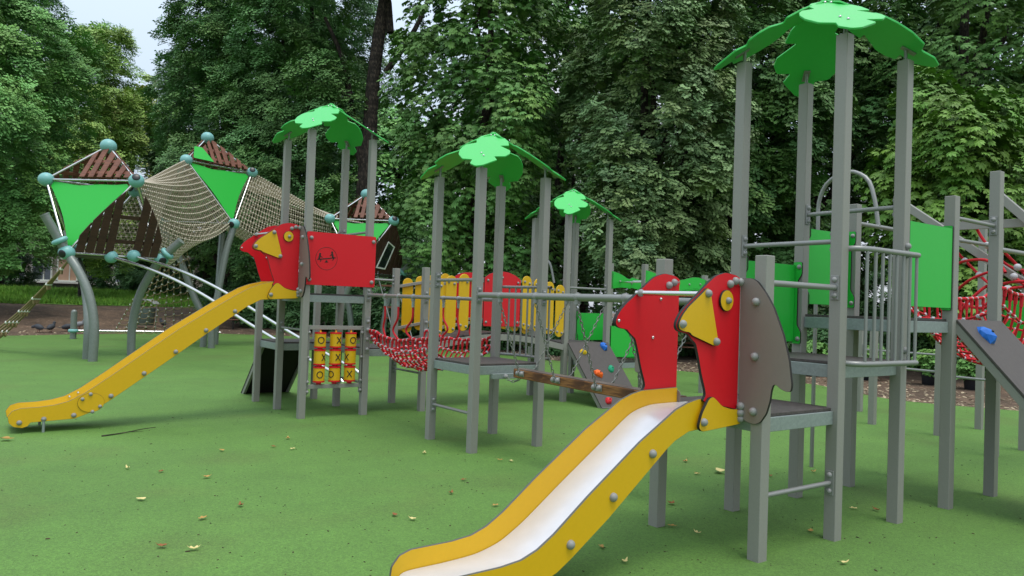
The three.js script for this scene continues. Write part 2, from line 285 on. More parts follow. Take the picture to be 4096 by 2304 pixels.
// ---------------------------------------------------------------- large tower on the right, with the low slide deck and the upper bays
{
  const t = thing('play_tower', 'tallest grey play tower on the right with leaf roof and railed balcony', 'play tower', .5, .5, 'roofed play towers');
  for (const [u, v] of [[0, 0], [1, 0], [1, 1], [0, 1]]) post(t, u, v, 4.172);
  post(t, 0, -1, 2.267); post(t, 1, -1, 2.267); post(t, 0, 1.97, 3.05); post(t, 1, 1.97, 3.045); post(t, 1, 2.97, 3.42); post(t, 0, 2.97, 3.05);
  deck(t, 0, 1, -1, 0, 1.08, 'low_deck'); deck(t, 0, 1, 0, 1, 1.455, 'middle_deck'); deck(t, 0, 1, 1, 1.97, 1.84, 'upper_deck'); deck(t, 0, 1, 1.97, 2.97, 1.84, 'upper_deck');
  rail(t, V(0, 2.45, 0), V(1, 2.45, 0), 'u'); rail(t, V(1, 2.065, -1), V(1, 2.065, 0), 'v', .024); rail(t, V(1, .47, -1), V(1, .47, 0), 'v', .02, 'rung');
  rail(t, V(0, 2.84, 1), V(1, 2.84, 1), 'u'); rail(t, V(1, 2.84, 1.97), V(1, 2.84, 2.97), 'v'); rail(t, V(0, 2.85, 1.97), V(0, 2.85, 2.97), 'v', .024);
  greenPanel(t, -.03, 0, 1, 1.56, 2.33, 1); greenPanel(t, -.03, 1, 1.97, 1.945, 2.72, 1); greenPanel(t, 1.03, 1, 1.97, 1.945, 2.72, -1);
  // bowed balcony railing between the two front right posts
  const R = part(t, 'balcony_railing', [tube([V(1.0, 2.39, .06), V(1.07, 2.395, .075), V(1.125, 2.395, .12), V(1.15, 2.395, .22), V(1.155, 2.395, .5), V(1.16, 2.395, .75), V(1.16, 2.395, .99)], .024, 30, 10), cyl(V(1.165, 2.395, .975), V(1.05, 2.395, 1.0), .022)], M.steel); part(R, 'bottom_rail', [tube([V(1.0, 1.445, .06), V(1.07, 1.445, .075), V(1.125, 1.445, .12), V(1.15, 1.445, .22), V(1.155, 1.445, .5), V(1.16, 1.445, .75), V(1.16, 1.445, .99)], .024, 30, 10), cyl(V(1.165, 1.445, .975), V(1.05, 1.445, 1.0), .022)], M.steel);
  for (let i = 0; i < 8; i++) { const v = .17 + i * .115, u = i ? 1.155 : 1.145; part(R, 'baluster', cyl(V(u, 1.445, v), V(u, 2.395, v), .0145, 8), M.steel); }
  for (const [v, w] of [[.058, 1], [1.0 - .0, 0]]) for (const y of [1.455, 2.39]) { const c = w ? [1 - .01, v] : [1.06, 1.0]; if (w) part(R, 'bracket', box(.955, 1.025, y - .04, y + .13, .053, .066), M.steel); bolt(R, w ? V(.995, y + .09, .075) : V(1.06, y + .09, 1.0), boltBig); }
  // fire pole with its bent top
  part(t, 'fire_pole', tube([V(-.77, -.05, 2.5), V(-.77, 1.5, 2.5), V(-.77, 2.9, 2.5), V(-.76, 3.22, 2.5), V(-.66, 3.42, 2.5), V(-.4, 3.53, 2.5), V(-.17, 3.42, 2.5), V(-.07, 3.2, 2.48), V(0, 2.86, 2.46)], .024, 60, 10), M.steel);
  roof(t, .5, .5, 4.72);
}
// ---------------------------------------------------------------- middle tower
{
  const u0 = -4.31, u1 = -3.29, v0 = -.74, v1 = .27, t = thing('play_tower', 'free-standing grey four-post tower with leaf roof in the middle of the playground', 'play tower', -3.8, -.235, 'roofed play towers');
  for (const [u, v] of [[u0, v0], [u1, v0], [u1, v1], [u0, v1]]) post(t, u, v, 3.5);
  deck(t, u0, u1, v0, v1, 1.085);
  rail(t, V(u0, .472, v0), V(u1, .472, v0), 'u', .02, 'rung'); rail(t, V(u0, 2.12, v0), V(u1, 2.12, v0), 'u');
  const bow = v => v1 + .1 - 0 * v, R = part(t, 'balcony_railing', [tube([V(u0 + .05, 2.075, v1 + .06), V(-4.1, 2.075, v1 + .14), V(-3.8, 2.075, v1 + .17), V(-3.45, 2.075, v1 + .16), V(-3.25, 2.07, v1 + .12)], .02, 16, 8)], M.steel); part(R, 'bottom_rail', [tube([V(u0 + .05, 1.13, v1 + .06), V(-4.1, 1.13, v1 + .14), V(-3.8, 1.13, v1 + .17), V(-3.45, 1.13, v1 + .16), V(-3.25, 1.13, v1 + .12)], .02, 16, 8)], M.steel);
  for (let i = 0; i < 8; i++) { const u = -4.19 + i * .127; part(R, 'baluster', cyl(V(u, 1.13, v1 + .165 - Math.pow((u + 3.7) / .5, 2) * .04), V(u, 2.075, v1 + .165 - Math.pow((u + 3.7) / .5, 2) * .04), .0135, 8), M.steel); }
  roof(t, -3.8, -.235, 4.07);
}
// ---------------------------------------------------------------- left tower with the high slide, its low deck and the landing of the rope bridge
{
  const ua = -7.66, ub = -6.6, va = -1.66, vb = -.65, t = thing('play_tower', 'tall grey play tower on the left with leaf roof and red panel', 'play tower', -7.13, -1.155, 'roofed play towers');
  for (const [u, v] of [[ua, va], [ub, va], [ub, vb], [ua, vb]]) post(t, u, v, 4.375);
  post(t, -8.67, -1.69, 1.98); post(t, -8.67, -.65, 2.35); post(t, -7.69, .41, 2.4); post(t, -6.6, .40, 2.395);
  deck(t, ua, ub, va, vb, 1.895, 'high_deck'); deck(t, -8.67, ua, va, vb, 1.087, 'low_deck'); deck(t, ua, ub, vb, .41, 1.06, 'landing_deck');
  rail(t, V(ua, 2.87, vb), V(ua, 2.87, va), 'v'); rail(t, V(ua, 2.9, vb), V(ub, 2.9, vb), 'u'); rail(t, V(ua, 2.18, vb), V(ua, 2.18, .41), 'v'); rail(t, V(ua, .5, vb), V(ub, .5, vb), 'u', .018, 'rung');
  rail(t, V(-7.69, .62, .41), V(ub, .62, .41), 'u', .018, 'rung'); rail(t, V(ua, 1.33, va), V(ub, 1.33, va), 'u', .018);
  const P = part(t, 'red_panel', plateU([[-1.70, 2.02], [-.565, 2.02], [-.565, 2.825], [-1.70, 2.825]], -6.548, .022, .03), E2(M.red, M.edge));
  for (const [v, y] of [[-1.63, 2.73], [-.61, 2.74], [-1.64, 2.1], [-.62, 2.1]]) bolt(P, V(-6.524, y, v), boltBig);
  // engraved seesaw sign: thin inlays in the board
  const c = [-1.38, 2.43], U = -6.526, ring = new THREE.TorusGeometry(.172, .0032, 5, 48); ring.rotateY(Math.PI / 2); ring.translate(U, c[1], -c[0]);
  part(P, 'engraved_ring', ring, M.ink);
  const pl = pts => plateU(pts.map(([a, b]) => [c[0] + a, c[1] + b]), U - .002, .005, 0, .0008);
  const limb = (x0, y0, x1, y1, w) => { const dx = x1 - x0, dy = y1 - y0, l = Math.hypot(dx, dy), nx = -dy / l * w / 2, ny = dx / l * w / 2; return pl([[x0 + nx, y0 + ny], [x0 - nx, y0 - ny], [x1 - nx, y1 - ny], [x1 + nx, y1 + ny]]); };
  const disc = (x, y, r) => pl([...Array(14)].map((_, i) => [x + r * Math.cos(i * .4488), y + r * Math.sin(i * .4488)]));
  part(P, 'engraved_seesaw', [limb(-.145, -.022, .145, .022, .016), pl([[-.03, -.06], [.03, -.06], [0, -.02]]), disc(-.105, .065, .016), limb(-.105, .05, -.12, -.012, .03), limb(-.1, .035, -.065, .012, .011), limb(-.12, -.005, -.085, -.03, .014), limb(-.085, -.03, -.1, -.055, .012), disc(.085, .1, .016), limb(.085, .085, .1, .025, .03), limb(.08, .07, .05, .04, .011), limb(.1, .03, .115, -.005, .014), limb(.115, -.005, .09, -.02, .012)], M.ink);
  roof(t, -7.13, -1.155, 4.93);
}
// ---------------------------------------------------------------- noughts-and-crosses panel under the left tower
{
  const u = -6.6, v0 = -1.66, v1 = -.65, t = thing('noughts_and_crosses_panel', 'noughts and crosses panel of nine yellow drums below the red panel', 'play panel', u, (v0 + v1) / 2);
  part(t, 'top_bar', bar(V(u, 1.375, v0 + HP), V(u, 1.375, v1 - HP), .05, .06), M.post); part(t, 'bottom_bar', bar(V(u, .475, v0 + HP), V(u, .475, v1 - HP), .05, .06), M.post);
  for (const v of [v0 + HP + .02, v1 - HP - .025]) { const b = part(t, 'side_bar', box(u - .02, u + .03, .36, 1.4, v - .012, v + .012), M.steel); for (const y of [.4, .55, .92, 1.3]) bolt(b, V(u + .035, y, v)); }
  const marks = [['O', .02], ['X', .06], ['O', .04], ['X', .075], ['X', .05], ['X', -.06], ['O', .02], ['O', -.055], ['X', .0]];
  // one small canvas per face: the printed mark sits on the drum
  const drumR = .087;
  [0, 1, 2].forEach(row => [0, 1, 2].forEach(col => {
    const v = -1.4 + col * .25, y = 1.185 - row * .262, [mk, off] = marks[row * 3 + col];
    const D = part(t, 'drum', new THREE.CylinderGeometry(drumR, drumR, .19, 24, 1, false).translate(u, y, -v), M.yellow);
    for (const s of [-1, 1]) part(D, 'rim', new THREE.CylinderGeometry(drumR + .003, drumR + .003, .024, 24).translate(u, y + s * .107, -v), M.red);
    part(D, 'spacer', new THREE.CylinderGeometry(.04, .04, .04, 14).translate(u, y - .13, -v), M.red);
    // marks as thin raised print following the drum: rods bent round it
    const face = Math.atan2(4.4 - 0, 12) , on = (a, b) => { const th = Math.asin(Math.max(-1, Math.min(1, 0))) + (a + off) / drumR - .42; return V(u + (drumR + .0005) * Math.cos(th), y + b, v + (drumR + .0005) * Math.sin(th)); };
    const strokes = mk === 'O' ? [[...Array(25)].map((_, i) => on(.044 * Math.cos(i * .2618), .047 * Math.sin(i * .2618)))] : [[...Array(9)].map((_, i) => on(-.036 + i * .009, -.05 + i * .0125)), [...Array(9)].map((_, i) => on(-.036 + i * .009, .05 - i * .0125))];
    part(D, mk === 'O' ? 'nought_print' : 'cross_print', strokes.map(s => new THREE.TubeGeometry(new THREE.CatmullRomCurve3(s), 24, .0075, 5)), M.ink);
    if (row === 0) part(t, 'axle_nut', [new THREE.CylinderGeometry(.012, .02, .03, 10).translate(u, y + .134, -v), new THREE.SphereGeometry(.014, 8, 6).translate(u, y + .152, -v)], M.yellow);
    if (row === 2) part(t, 'axle_nut', [new THREE.CylinderGeometry(.022, .012, .03, 10).translate(u, y - .135, -v)], M.yellow);
  }));
}
// ---------------------------------------------------------------- parrot slides
const HEAD = [[0, .02], [0, 1.01], [-.05, 1.035], [-.18, 1.05], [-.29, 1.02], [-.38, .96], [-.48, .88], [-.60, .795], [-.66, .74], [-.70, .685], [-.71, .645], [-.695, .615], [-.655, .6], [-.585, .592], [-.565, .572], [-.53, .545], [-.49, .52], [-.455, .42], [-.42, .3], [-.375, .185], [-.365, .14], [-.40, .10]];
const BEAK = [[-.40, .93], [-.48, .872], [-.60, .787], [-.655, .735], [-.693, .683], [-.703, .648], [-.69, .622], [-.65, .608], [-.58, .6], [-.56, .58], [-.30, .50], [-.265, .53], [-.37, .90]];
const FOOT = [[-.32, .135], [-.29, .12], [-.21, .06], [-.1, .032], [.01, .025], [.015, -.085], [-.43, -.115], [-.465, -.08], [-.43, .02], [-.36, .12]];
const WING = [[0, 1.015], [.1, 1.015], [.15, .99], [.23, .90], [.297, .798], [.383, .602], [.435, .42], [.46, .25], [.453, .205], [.42, .20], [.37, .215], [.335, .24], [.31, .24], [.295, .2], [.285, .12], [.255, .02], [.205, -.05], [.155, -.07], [.085, -.06], [.015, -.02]];
function parrotSlide(label, uF, uN, vp, yd, top, bottom, chute, bolts, extra) {
  const t = thing('parrot_slide', label, 'slide', (uF + uN) / 2, vp - .6, 'parrot slides'), mid = (uF + uN) / 2;
  const sides = [[uN - .05, uN - .025], [uF + .025, uF + .05]];
  sides.forEach(([a], i) => {
    const m = part(t, 'side_panel', plateU([...top, ...bottom], a + (i === 0 ? .005 : 0), .02, .012, .0025), E2(M.yellow, M.edgeGrey));
    if (i === 0) for (const [v, y] of bolts) bolt(m, V(a + .027, y, v), boltBig);
    if (extra) {
      const ux = i === 0 ? a + .025 : a - .012;
      const disc = part(m, 'joint_disc', plateU([...Array(28)].map((_, k) => [-4.43 + .155 * Math.cos(k * .2244), .355 + .125 * Math.sin(k * .2244)]), ux, .012, 0, .002), E2(M.yellow, M.edge));
      if (i === 0) for (const [v, y] of [[-4.53, .405], [-4.44, .465], [-4.41, .235], [-4.325, .30]]) bolt(disc, V(ux + .014, y, v)); else for (const [v, y] of [[-4.62, .375], [-4.52, .425]]) bolt(disc, V(a + .03, y, v), screwGeo, M.screw);
      part(t, 'support_leg', cyl(V(i === 0 ? uN - .02 : uF + .02, -.05, -4.95), V(i === 0 ? uN - .02 : uF + .02, .2, -4.95), .017, 8), M.galv);
    }
  });
  // stainless chute: a thin sheet that follows the profile and turns down at its end
  const A = new THREE.CatmullRomCurve3(chute.map(([v, y]) => V(0, y, v)), false, 'catmullrom', .4).getPoints(70), pos = [], w0 = uF + .05, w1 = uN - .05;
  const gg = []; const sheet = (dy) => { const p = [], n = []; for (let i = 0; i < A.length; i++) for (const w of [w0, w1]) p.push(w, A[i].y + dy, A[i].z); const idx = []; for (let i = 0; i < A.length - 1; i++) { const k = i * 2; dy < 0 ? idx.push(k, k + 2, k + 1, k + 1, k + 2, k + 3) : idx.push(k, k + 1, k + 2, k + 1, k + 3, k + 2); } const g = new THREE.BufferGeometry(); g.setAttribute('position', new THREE.Float32BufferAttribute(p, 3)); g.setIndex(idx); g.computeVertexNormals(); g.setAttribute('uv', new THREE.Float32BufferAttribute(new Float32Array(p.length / 3 * 2), 2)); return g; };
  part(t, 'steel_chute', [sheet(0), sheet(-.006)], M.chute);
  // heads, wings and feet on both sides
  for (const s of [1, -1]) {
    const X = (o, w) => s > 0 ? [uN + o - .025, w] : [uF - o + .025 - w, w], near = s > 0;
    const at = pts => pts.map(([a, b]) => [vp + a, yd + b]);
    const [hu, hw] = X(0, .025), H = part(t, 'parrot_head', plateU(at(HEAD), hu, hw, .03, .002), E2(M.red, M.edge));
    const [bu, bw] = X(.026, .02), B = part(H, 'beak', plateU(at(BEAK), bu, bw, .025, .002), E2(M.yellow, M.edge)); const ob = near ? bu + bw + .004 : bu - .004;
    const eye = part(H, 'eye', plateU([...Array(26)].map((_, k) => [vp - .18 + .076 * Math.cos(k * .24166), yd + .84 + .08 * Math.sin(k * .24166)]), bu, bw, 0, .004), E2(M.yellow, M.edge));
    part(H, 'pupil_cap', new THREE.SphereGeometry(.026, 12, 8).translate(ob, yd + .84, -(vp - .17)), M.bolt);
    for (const [a, b] of [[-.40, .885], [-.665, .66], [-.295, .535]]) part(H, 'bolt', new THREE.SphereGeometry(.03, 12, 8).translate(ob, yd + b, -(vp + a)), M.bolt);
    const [fu, fw] = X(.026, .026), F = part(t, 'foot_panel', plateU(at(FOOT), fu, fw, .03, .002), E2(M.yellow, M.edge)), of = near ? fu + fw + .004 : fu - .004;
    for (const [a, b] of [[-.415, -.045], [.0, -.045]]) part(F, 'bolt', new THREE.SphereGeometry(.03, 12, 8).translate(of, yd + b, -(vp + a)), M.bolt);
    for (const [a, b] of [[-.13, .965], [-.07, .99], [-.01, .985]]) bolt(H, V(near ? hu + hw + .004 : hu - .004, yd + b, vp + a), boltBig);
    part(H, 'lug', plateU(at([[-.1, .955], [.035, .955], [.035, 1.015], [-.1, 1.015]]), near ? hu + hw : hu - .008, .008, .028, .001), M.red);
    const inner = near ? hu - .004 : hu + hw + .004;
    for (const [a, b] of [[-.13, .955], [-.07, .98]]) bolt(H, V(inner, yd + b, vp + a), boltBig);
    for (const [a, b] of [[-.68, .66], [-.3, .53], [-.22, .84]]) bolt(H, V(inner, yd + b, vp + a), screwGeo, M.screw);
    const WG = part(t, 'wing', plateV(WING.map(([a, b]) => [s > 0 ? uN + a : uF - a, yd + b]).reverse(), vp + .02, .022, .02, .002), E2(M.taupe, M.edge));
    for (const b of [.838, .431, .025]) bolt(WG, V(s > 0 ? uN + .147 : uF - .147, yd + b, vp - .008), boltBig);
    for (const b of [.05, -.0]) bolt(WG, V(s > 0 ? uN + .035 : uF - .035, yd + b, vp - .006), boltBig);
    part(WG, 'corner_tab', plateV([[0, .015], [.06, 0], [.075, .1], [.04, .12], [0, .1]].map(([a, b]) => [s > 0 ? uN - .075 + a : uF + .075 - a, yd + b - .01]), vp - .003, .008, .02, .002), M.taupe);
  }
  part(t, 'grab_bar', cyl(V(uF, yd + .88, vp - .47), V(uN, yd + .88, vp - .41), .02, 12), M.stainless);
  part(t, 'grab_bar_cap', new THREE.SphereGeometry(.03, 12, 9).translate(uF + .05, yd + .88, -(vp - .47)), M.bolt);
  return t;
}
parrotSlide('near low slide with yellow sides, steel chute and two red parrot heads', .21, .84, -1.07, 1.08,
  [[-1.08, 1.205], [-1.49, 1.195], [-1.6, 1.172], [-1.72, 1.13], [-1.85, 1.055], [-2.07, .93], [-2.53, .615], [-2.8, .415], [-2.93, .338], [-3.05, .296], [-3.2, .28], [-3.5, .275], [-3.58, .25], [-3.63, .19], [-3.64, .12]],
  [[-3.62, .07], [-3.57, .04], [-3.5, .045], [-3.44, .09], [-3.3, .1], [-3.05, .1], [-2.9, .125], [-2.77, .17], [-2.66, .235], [-2.34, .45], [-1.8, .86], [-1.72, .91], [-1.58, .965], [-1.08, 1.0]],
  [[-.98, 1.085], [-1.2, 1.085], [-1.4, 1.078], [-1.55, 1.045], [-1.67, .99], [-2.0, .765], [-2.3, .56], [-2.59, .355], [-2.72, .275], [-2.84, .215], [-3.02, .17], [-3.25, .155], [-3.5, .15], [-3.57, .135], [-3.61, .09]],
  [[-1.95, .84], [-2.31, .585], [-2.67, .33], [-3.1, .15], [-3.55, .1]]);
parrotSlide('far long slide with yellow sides running left from the red-panelled tower', -7.385, -6.745, -1.73, 1.895,
  [[-1.74, 2.07], [-2.1, 2.05], [-2.29, 2.0], [-2.45, 1.935], [-2.66, 1.81], [-2.92, 1.64], [-3.39, 1.325], [-3.9, .935], [-4.22, .69], [-4.5, .485], [-4.68, .385], [-4.83, .345], [-5.0, .325], [-5.2, .32], [-5.29, .29], [-5.335, .22]],
  [[-5.32, .14], [-5.27, .09], [-5.18, .07], [-5.12, .09], [-5.09, .135], [-4.95, .14], [-4.61, .155], [-4.43, .225], [-4.21, .37], [-3.55, .86], [-3.02, 1.26], [-2.46, 1.67], [-2.27, 1.77], [-1.74, 1.8]],
  [[-1.6, 1.9], [-1.9, 1.9], [-2.2, 1.88], [-2.45, 1.79], [-2.9, 1.48], [-3.9, .77], [-4.5, .34], [-4.7, .24], [-4.9, .2], [-5.1, .195], [-5.25, .18], [-5.3, .12]],
  [[-5.21, .14], [-4.95, .17], [-4.62, .2], [-4.2, .43], [-3.81, .72], [-3.42, 1.01], [-3.03, 1.31], [-2.64, 1.59]], true);
// ---------------------------------------------------------------- swinging beam between the middle and the large tower
function chainGeo(p, q, sag = 0) {
  const d = q.clone().sub(p), L = d.length() * (1 + sag * .6), n = Math.max(3, Math.round(L / .046)), link = new THREE.TorusGeometry(.02, .0068, 5, 9); link.scale(.72, 1.25, 1);
  const out = []; let prev = p.clone();
  const at = t => p.clone().lerp(q, t).add(P3(0, -sag * 4 * t * (1 - t), 0));
  for (let i = 0; i < n; i++) { const a = at(i / n), b = at((i + 1) / n), g = link.clone(), x = b.clone().sub(a).normalize(); g.rotateY(i % 2 ? Math.PI / 2 : 0); g.applyQuaternion(new THREE.Quaternion().setFromUnitVectors(Y, x)); g.translate((a.x + b.x) / 2, (a.y + b.y) / 2, (a.z + b.z) / 2); out.push(g); }
  return out;
}
{
  const t = thing('swinging_beam_bridge', 'wooden beam hung on chains between middle tower and low slide', 'balance beam', -1.65, -.4);
  const bars = [[V(-3.29, 1.935, -.74), V(0, 1.925, -1)], [V(-3.29, 1.935, .27), V(0, 1.925, 0)]].map(([p, q]) => rail(t, p, q, 'u', .034, 'hanging_rail'));
  const b0 = V(-3.04, 1.045, -.255), b1 = V(-.22, 1.045, -.48);
  const log = part(t, 'timber_beam', bar(b0.clone().add(P3(0, -.055, 0)), b1.clone().add(P3(0, -.055, 0)), .15, .11, .012), M.logSide);
  part(log, 'weathered_top', bar(b0.clone().add(P3(.004, .0015, 0)), b1.clone().add(P3(-.004, .0015, 0)), .135, .006, .002), M.logTop);
  const X = b1.clone().sub(b0).normalize(), N = P3(-X.z, 0, X.x).normalize();
  [-2.73, -1.98, -1.23, -.5].forEach((u, i) => {
    const k = (u + .0 - (-3.04) - .13) / 2.82;
    for (const s of [0, 1]) {
      const f = (u + 3.29) / 3.29, hang = s === 0 ? V(u, 1.93, -.74 - .26 * f) : V(u, 1.93, .27 - .27 * f);
      part(bars[s], 'hanger_cap', [ball(hang, .045, 12, 8), cyl(hang.clone().add(P3(0, -.075, 0)), hang.clone().add(P3(0, .04, 0)), .03, 12)], M.bolt);
      const c = b0.clone().lerp(b1, k).addScaledVector(N, s === 0 ? .083 : -.083).add(P3(0, -.045, 0));
      const pl = part(log, 'chain_bracket', bar(c.clone().addScaledVector(X, -.075), c.clone().addScaledVector(X, .075), .012, .07), M.steel);
      for (const e of [-.045, .045]) bolt(pl, c.clone().addScaledVector(X, e).addScaledVector(N, s === 0 ? .012 : -.012), boltBig);
      part(t, 'chain', chainGeo(hang.clone().add(P3(0, -.08, 0)), c.clone().addScaledVector(N, s === 0 ? .02 : -.02).add(P3(0, .01, 0))), M.chain);
    }
  });
  const q = V(-3.21, .91, -.3), br = part(t, 'tether_bracket', box(-3.26, -3.215, .9, .965, -.52, -.1), M.galv); bolt(br, V(-3.2, .93, -.33), boltBig);
  part(t, 'tether_chain', chainGeo(V(-3.19, .92, -.33), b0.clone().add(P3(.05, -.11, 0)), .05), M.chain);
}
// ---------------------------------------------------------------- sagging red rope net bridges
function netBridge(t, P, nS, nT, hang, rails) {                 // P(s, k) gives a point: s along 0..1, k across -1..1
  const segs = [], kn = [], rim = [];
  const G = [...Array(nS + 1)].map((_, i) => [...Array(nT + 1)].map((_, j) => { const p = P(i / nS, j / nT * 2 - 1); return p.add(P3(rr(-.012, .012), rr(-.02, .02), rr(-.012, .012))); }));
  for (let i = 0; i <= nS; i++) for (let j = 0; j <= nT; j++) {
    if (i < nS) (j === 0 || j === nT ? rim : segs).push([G[i][j], G[i + 1][j]]);
    if (j < nT) segs.push([G[i][j], G[i][j + 1]]);
    kn.push(G[i][j]);
  }
  const ferr = []; for (let i = 0; i <= nS; i++) for (const [j, j2] of [[0, 1], [nT, nT - 1]]) { const a = G[i][j], b = G[i][j2]; ferr.push(cyl(a, a.clone().lerp(b, .45), .02, 7)); }
  for (const e of ferr) e.deleteAttribute('uv');
  part(t, 'rope_mesh', ropes(segs, .0145), M.redRope).userData.kind = 'stuff';
  part(t, 'edge_rope', ropes(rim, .022), M.redRope);
  part(t, 'ferrules', ferr.map(g => { g.setAttribute('uv', new THREE.Float32BufferAttribute(new Float32Array(g.attributes.position.count * 2), 2)); return g; }), M.redRope).userData.kind = 'stuff';
  part(t, 'knot_balls', knots(kn, .027), M.knot).userData.kind = 'stuff';
  for (const [h, s, k, bend] of hang) {
    const e = P(s, k), a = h.clone(), top = a.clone().add(P3(0, -.12, 0)), m1 = top.clone().lerp(e, .4).add(P3(bend * .1, 0, 0)), m2 = top.clone().lerp(e, .75).add(P3(bend, 0, 0));
    const r = part(t, 'hanging_rope', tube([top, m1, m2, e], .0155, 16, 7), M.redRope); part(r, 'rope_socket', cyl(a.clone().add(P3(0, -.02, 0)), top.clone().add(P3(0, -.03, 0)), .021, 8), M.galv); part(r, 'hanger_cap', [ball(a, .04), cyl(a.clone().add(P3(0, -.06, 0)), a, .028)], M.bolt);
  }
}
{
  const t = thing('rope_net_bridge', 'sagging red rope net bridge between left tower landing and middle tower', 'rope bridge', -5.46, -.18, 'red rope net bridges');
  rail(t, V(-6.6, 1.9, -.65), V(-4.31, 1.885, -.74), 'u', .027, 'hand_rail'); rail(t, V(-6.6, 1.9, .40), V(-4.31, 1.885, .27), 'u', .027, 'hand_rail');
  const P = (s, k) => { const b = Math.sin(Math.PI * s), vc = -.125 - .11 * s, u = -6.5 + 2.12 * s, rim = 1.36 - .1 * b, low = 1.06 - .25 * b, a = Math.abs(k); return V(u, low + (rim - low) * Math.pow(a, 2.4), vc + (k > 0 ? 1 : -1) * .5 * Math.sin(Math.min(1, a * 1.05) * Math.PI / 2)); };
  const hang = []; [[-5.9, .28, -.06], [-5.44, .5, -.16], [-4.96, .73, -.2]].forEach(([u, s, b]) => hang.push([V(u, 1.89, -.65 - .09 * (u + 6.6) / 2.29), s, -1, b])); [[-5.93, .28, .16], [-5.44, .5, .07], [-4.96, .73, -.08]].forEach(([u, s, b]) => hang.push([V(u, 1.89, .40 - .13 * (u + 6.6) / 2.29), s, 1, b]));
  netBridge(t, P, 15, 10, hang);
  for (const [u, v] of [[-6.6, -.65], [-6.6, .40], [-4.31, -.74], [-4.31, .27]]) { const s = u < -5 ? 1 : -1, b = part(t, 'end_plate', box(u + s * (HP + .002), u + s * (HP + .014), .98, 1.55, v - .04, v + .04), M.steel); for (const y of [1.04, 1.2, 1.35, 1.48]) bolt(b, V(u + s * (HP + .02), y, v), boltBig); }
}
// ---------------------------------------------------------------- arched plank bridge with yellow and red boards
{
  const t = thing('arched_bridge', 'arched bridge with yellow boards and red centre panels behind the rope net', 'bridge', -7.15, 1.97), arc = v => Math.sin(Math.PI * (v - .41) / 3.12), f = v => .2 * arc(v);
  for (let i = 0; i < 12; i++) { const v = .46 + i * .262, w = .245, y = 1.1 + .2 * arc(v + w / 2); const g = rbox(0, 0, 0, .96, .03, w, .004); g.rotateX(Math.atan(.2 * Math.PI / 3.12 * Math.cos(Math.PI * (v + w / 2 - .41) / 3.12))); g.translate(-7.15, y, -(v + w / 2)); part(t, 'plank', g, M.deck); }
  for (const u of [-7.66, -6.64]) {
    const s = u < -7 ? -1 : 1, line = (dy) => [...Array(13)].map((_, i) => { const v = .46 + i * 3.02 / 12; return V(u, dy + f(v), v); });
    const strip = (dy, h) => { const L = line(dy), o = []; for (let i = 0; i < 12; i++) o.push(bar(L[i], L[i + 1], .03, h)); return o; };
    part(t, 'stringer', strip(1.03, .11), M.post); part(t, 'lower_rail', strip(1.325, .05), M.post); part(t, 'upper_rail', strip(2.07, .05), M.post);
    for (const v of [.65, .91, 1.17, 1.43, 2.53, 2.8, 3.07, 3.33]) {
      const y0 = 1.2 + f(v), y1 = y0 + .99, w = .105, pts = []; for (let k = 0; k <= 8; k++) pts.push([v + w * Math.cos(Math.PI + k * Math.PI / 8), y0 + w + w * Math.sin(Math.PI + k * Math.PI / 8)]); for (let k = 0; k <= 8; k++) pts.push([v + w * Math.cos(k * Math.PI / 8), y1 - w + w * Math.sin(k * Math.PI / 8)]);
      const m = part(t, 'yellow_board', plateU(pts, u + s * .018 - (s < 0 ? .02 : 0), .02, 0, .004), M.yellow);
      for (const [dv, y] of [[-.055, y0 + .1], [.055, y0 + .075], [-.055, y1 - .11], [.055, y1 - .14]]) bolt(m, V(u + s * .042, y, v + dv));
    }
    const pts = [[1.585, 1.425], [2.385, 1.425], [2.385, 2.28], [2.25, 2.36], [2.1, 2.405], [1.97, 2.415], [1.84, 2.405], [1.7, 2.365], [1.585, 2.29]];
    const m = part(t, 'red_board', plateU(pts, u + s * .018 - (s < 0 ? .02 : 0), .02, .03, .004), E2(M.red, M.edge));
    for (const [v, y] of [[1.64, 1.5], [1.97, 1.5], [2.33, 1.5], [1.66, 2.24], [1.97, 2.3], [2.32, 2.22]]) bolt(m, V(u + s * .042, y, v));
  }
}
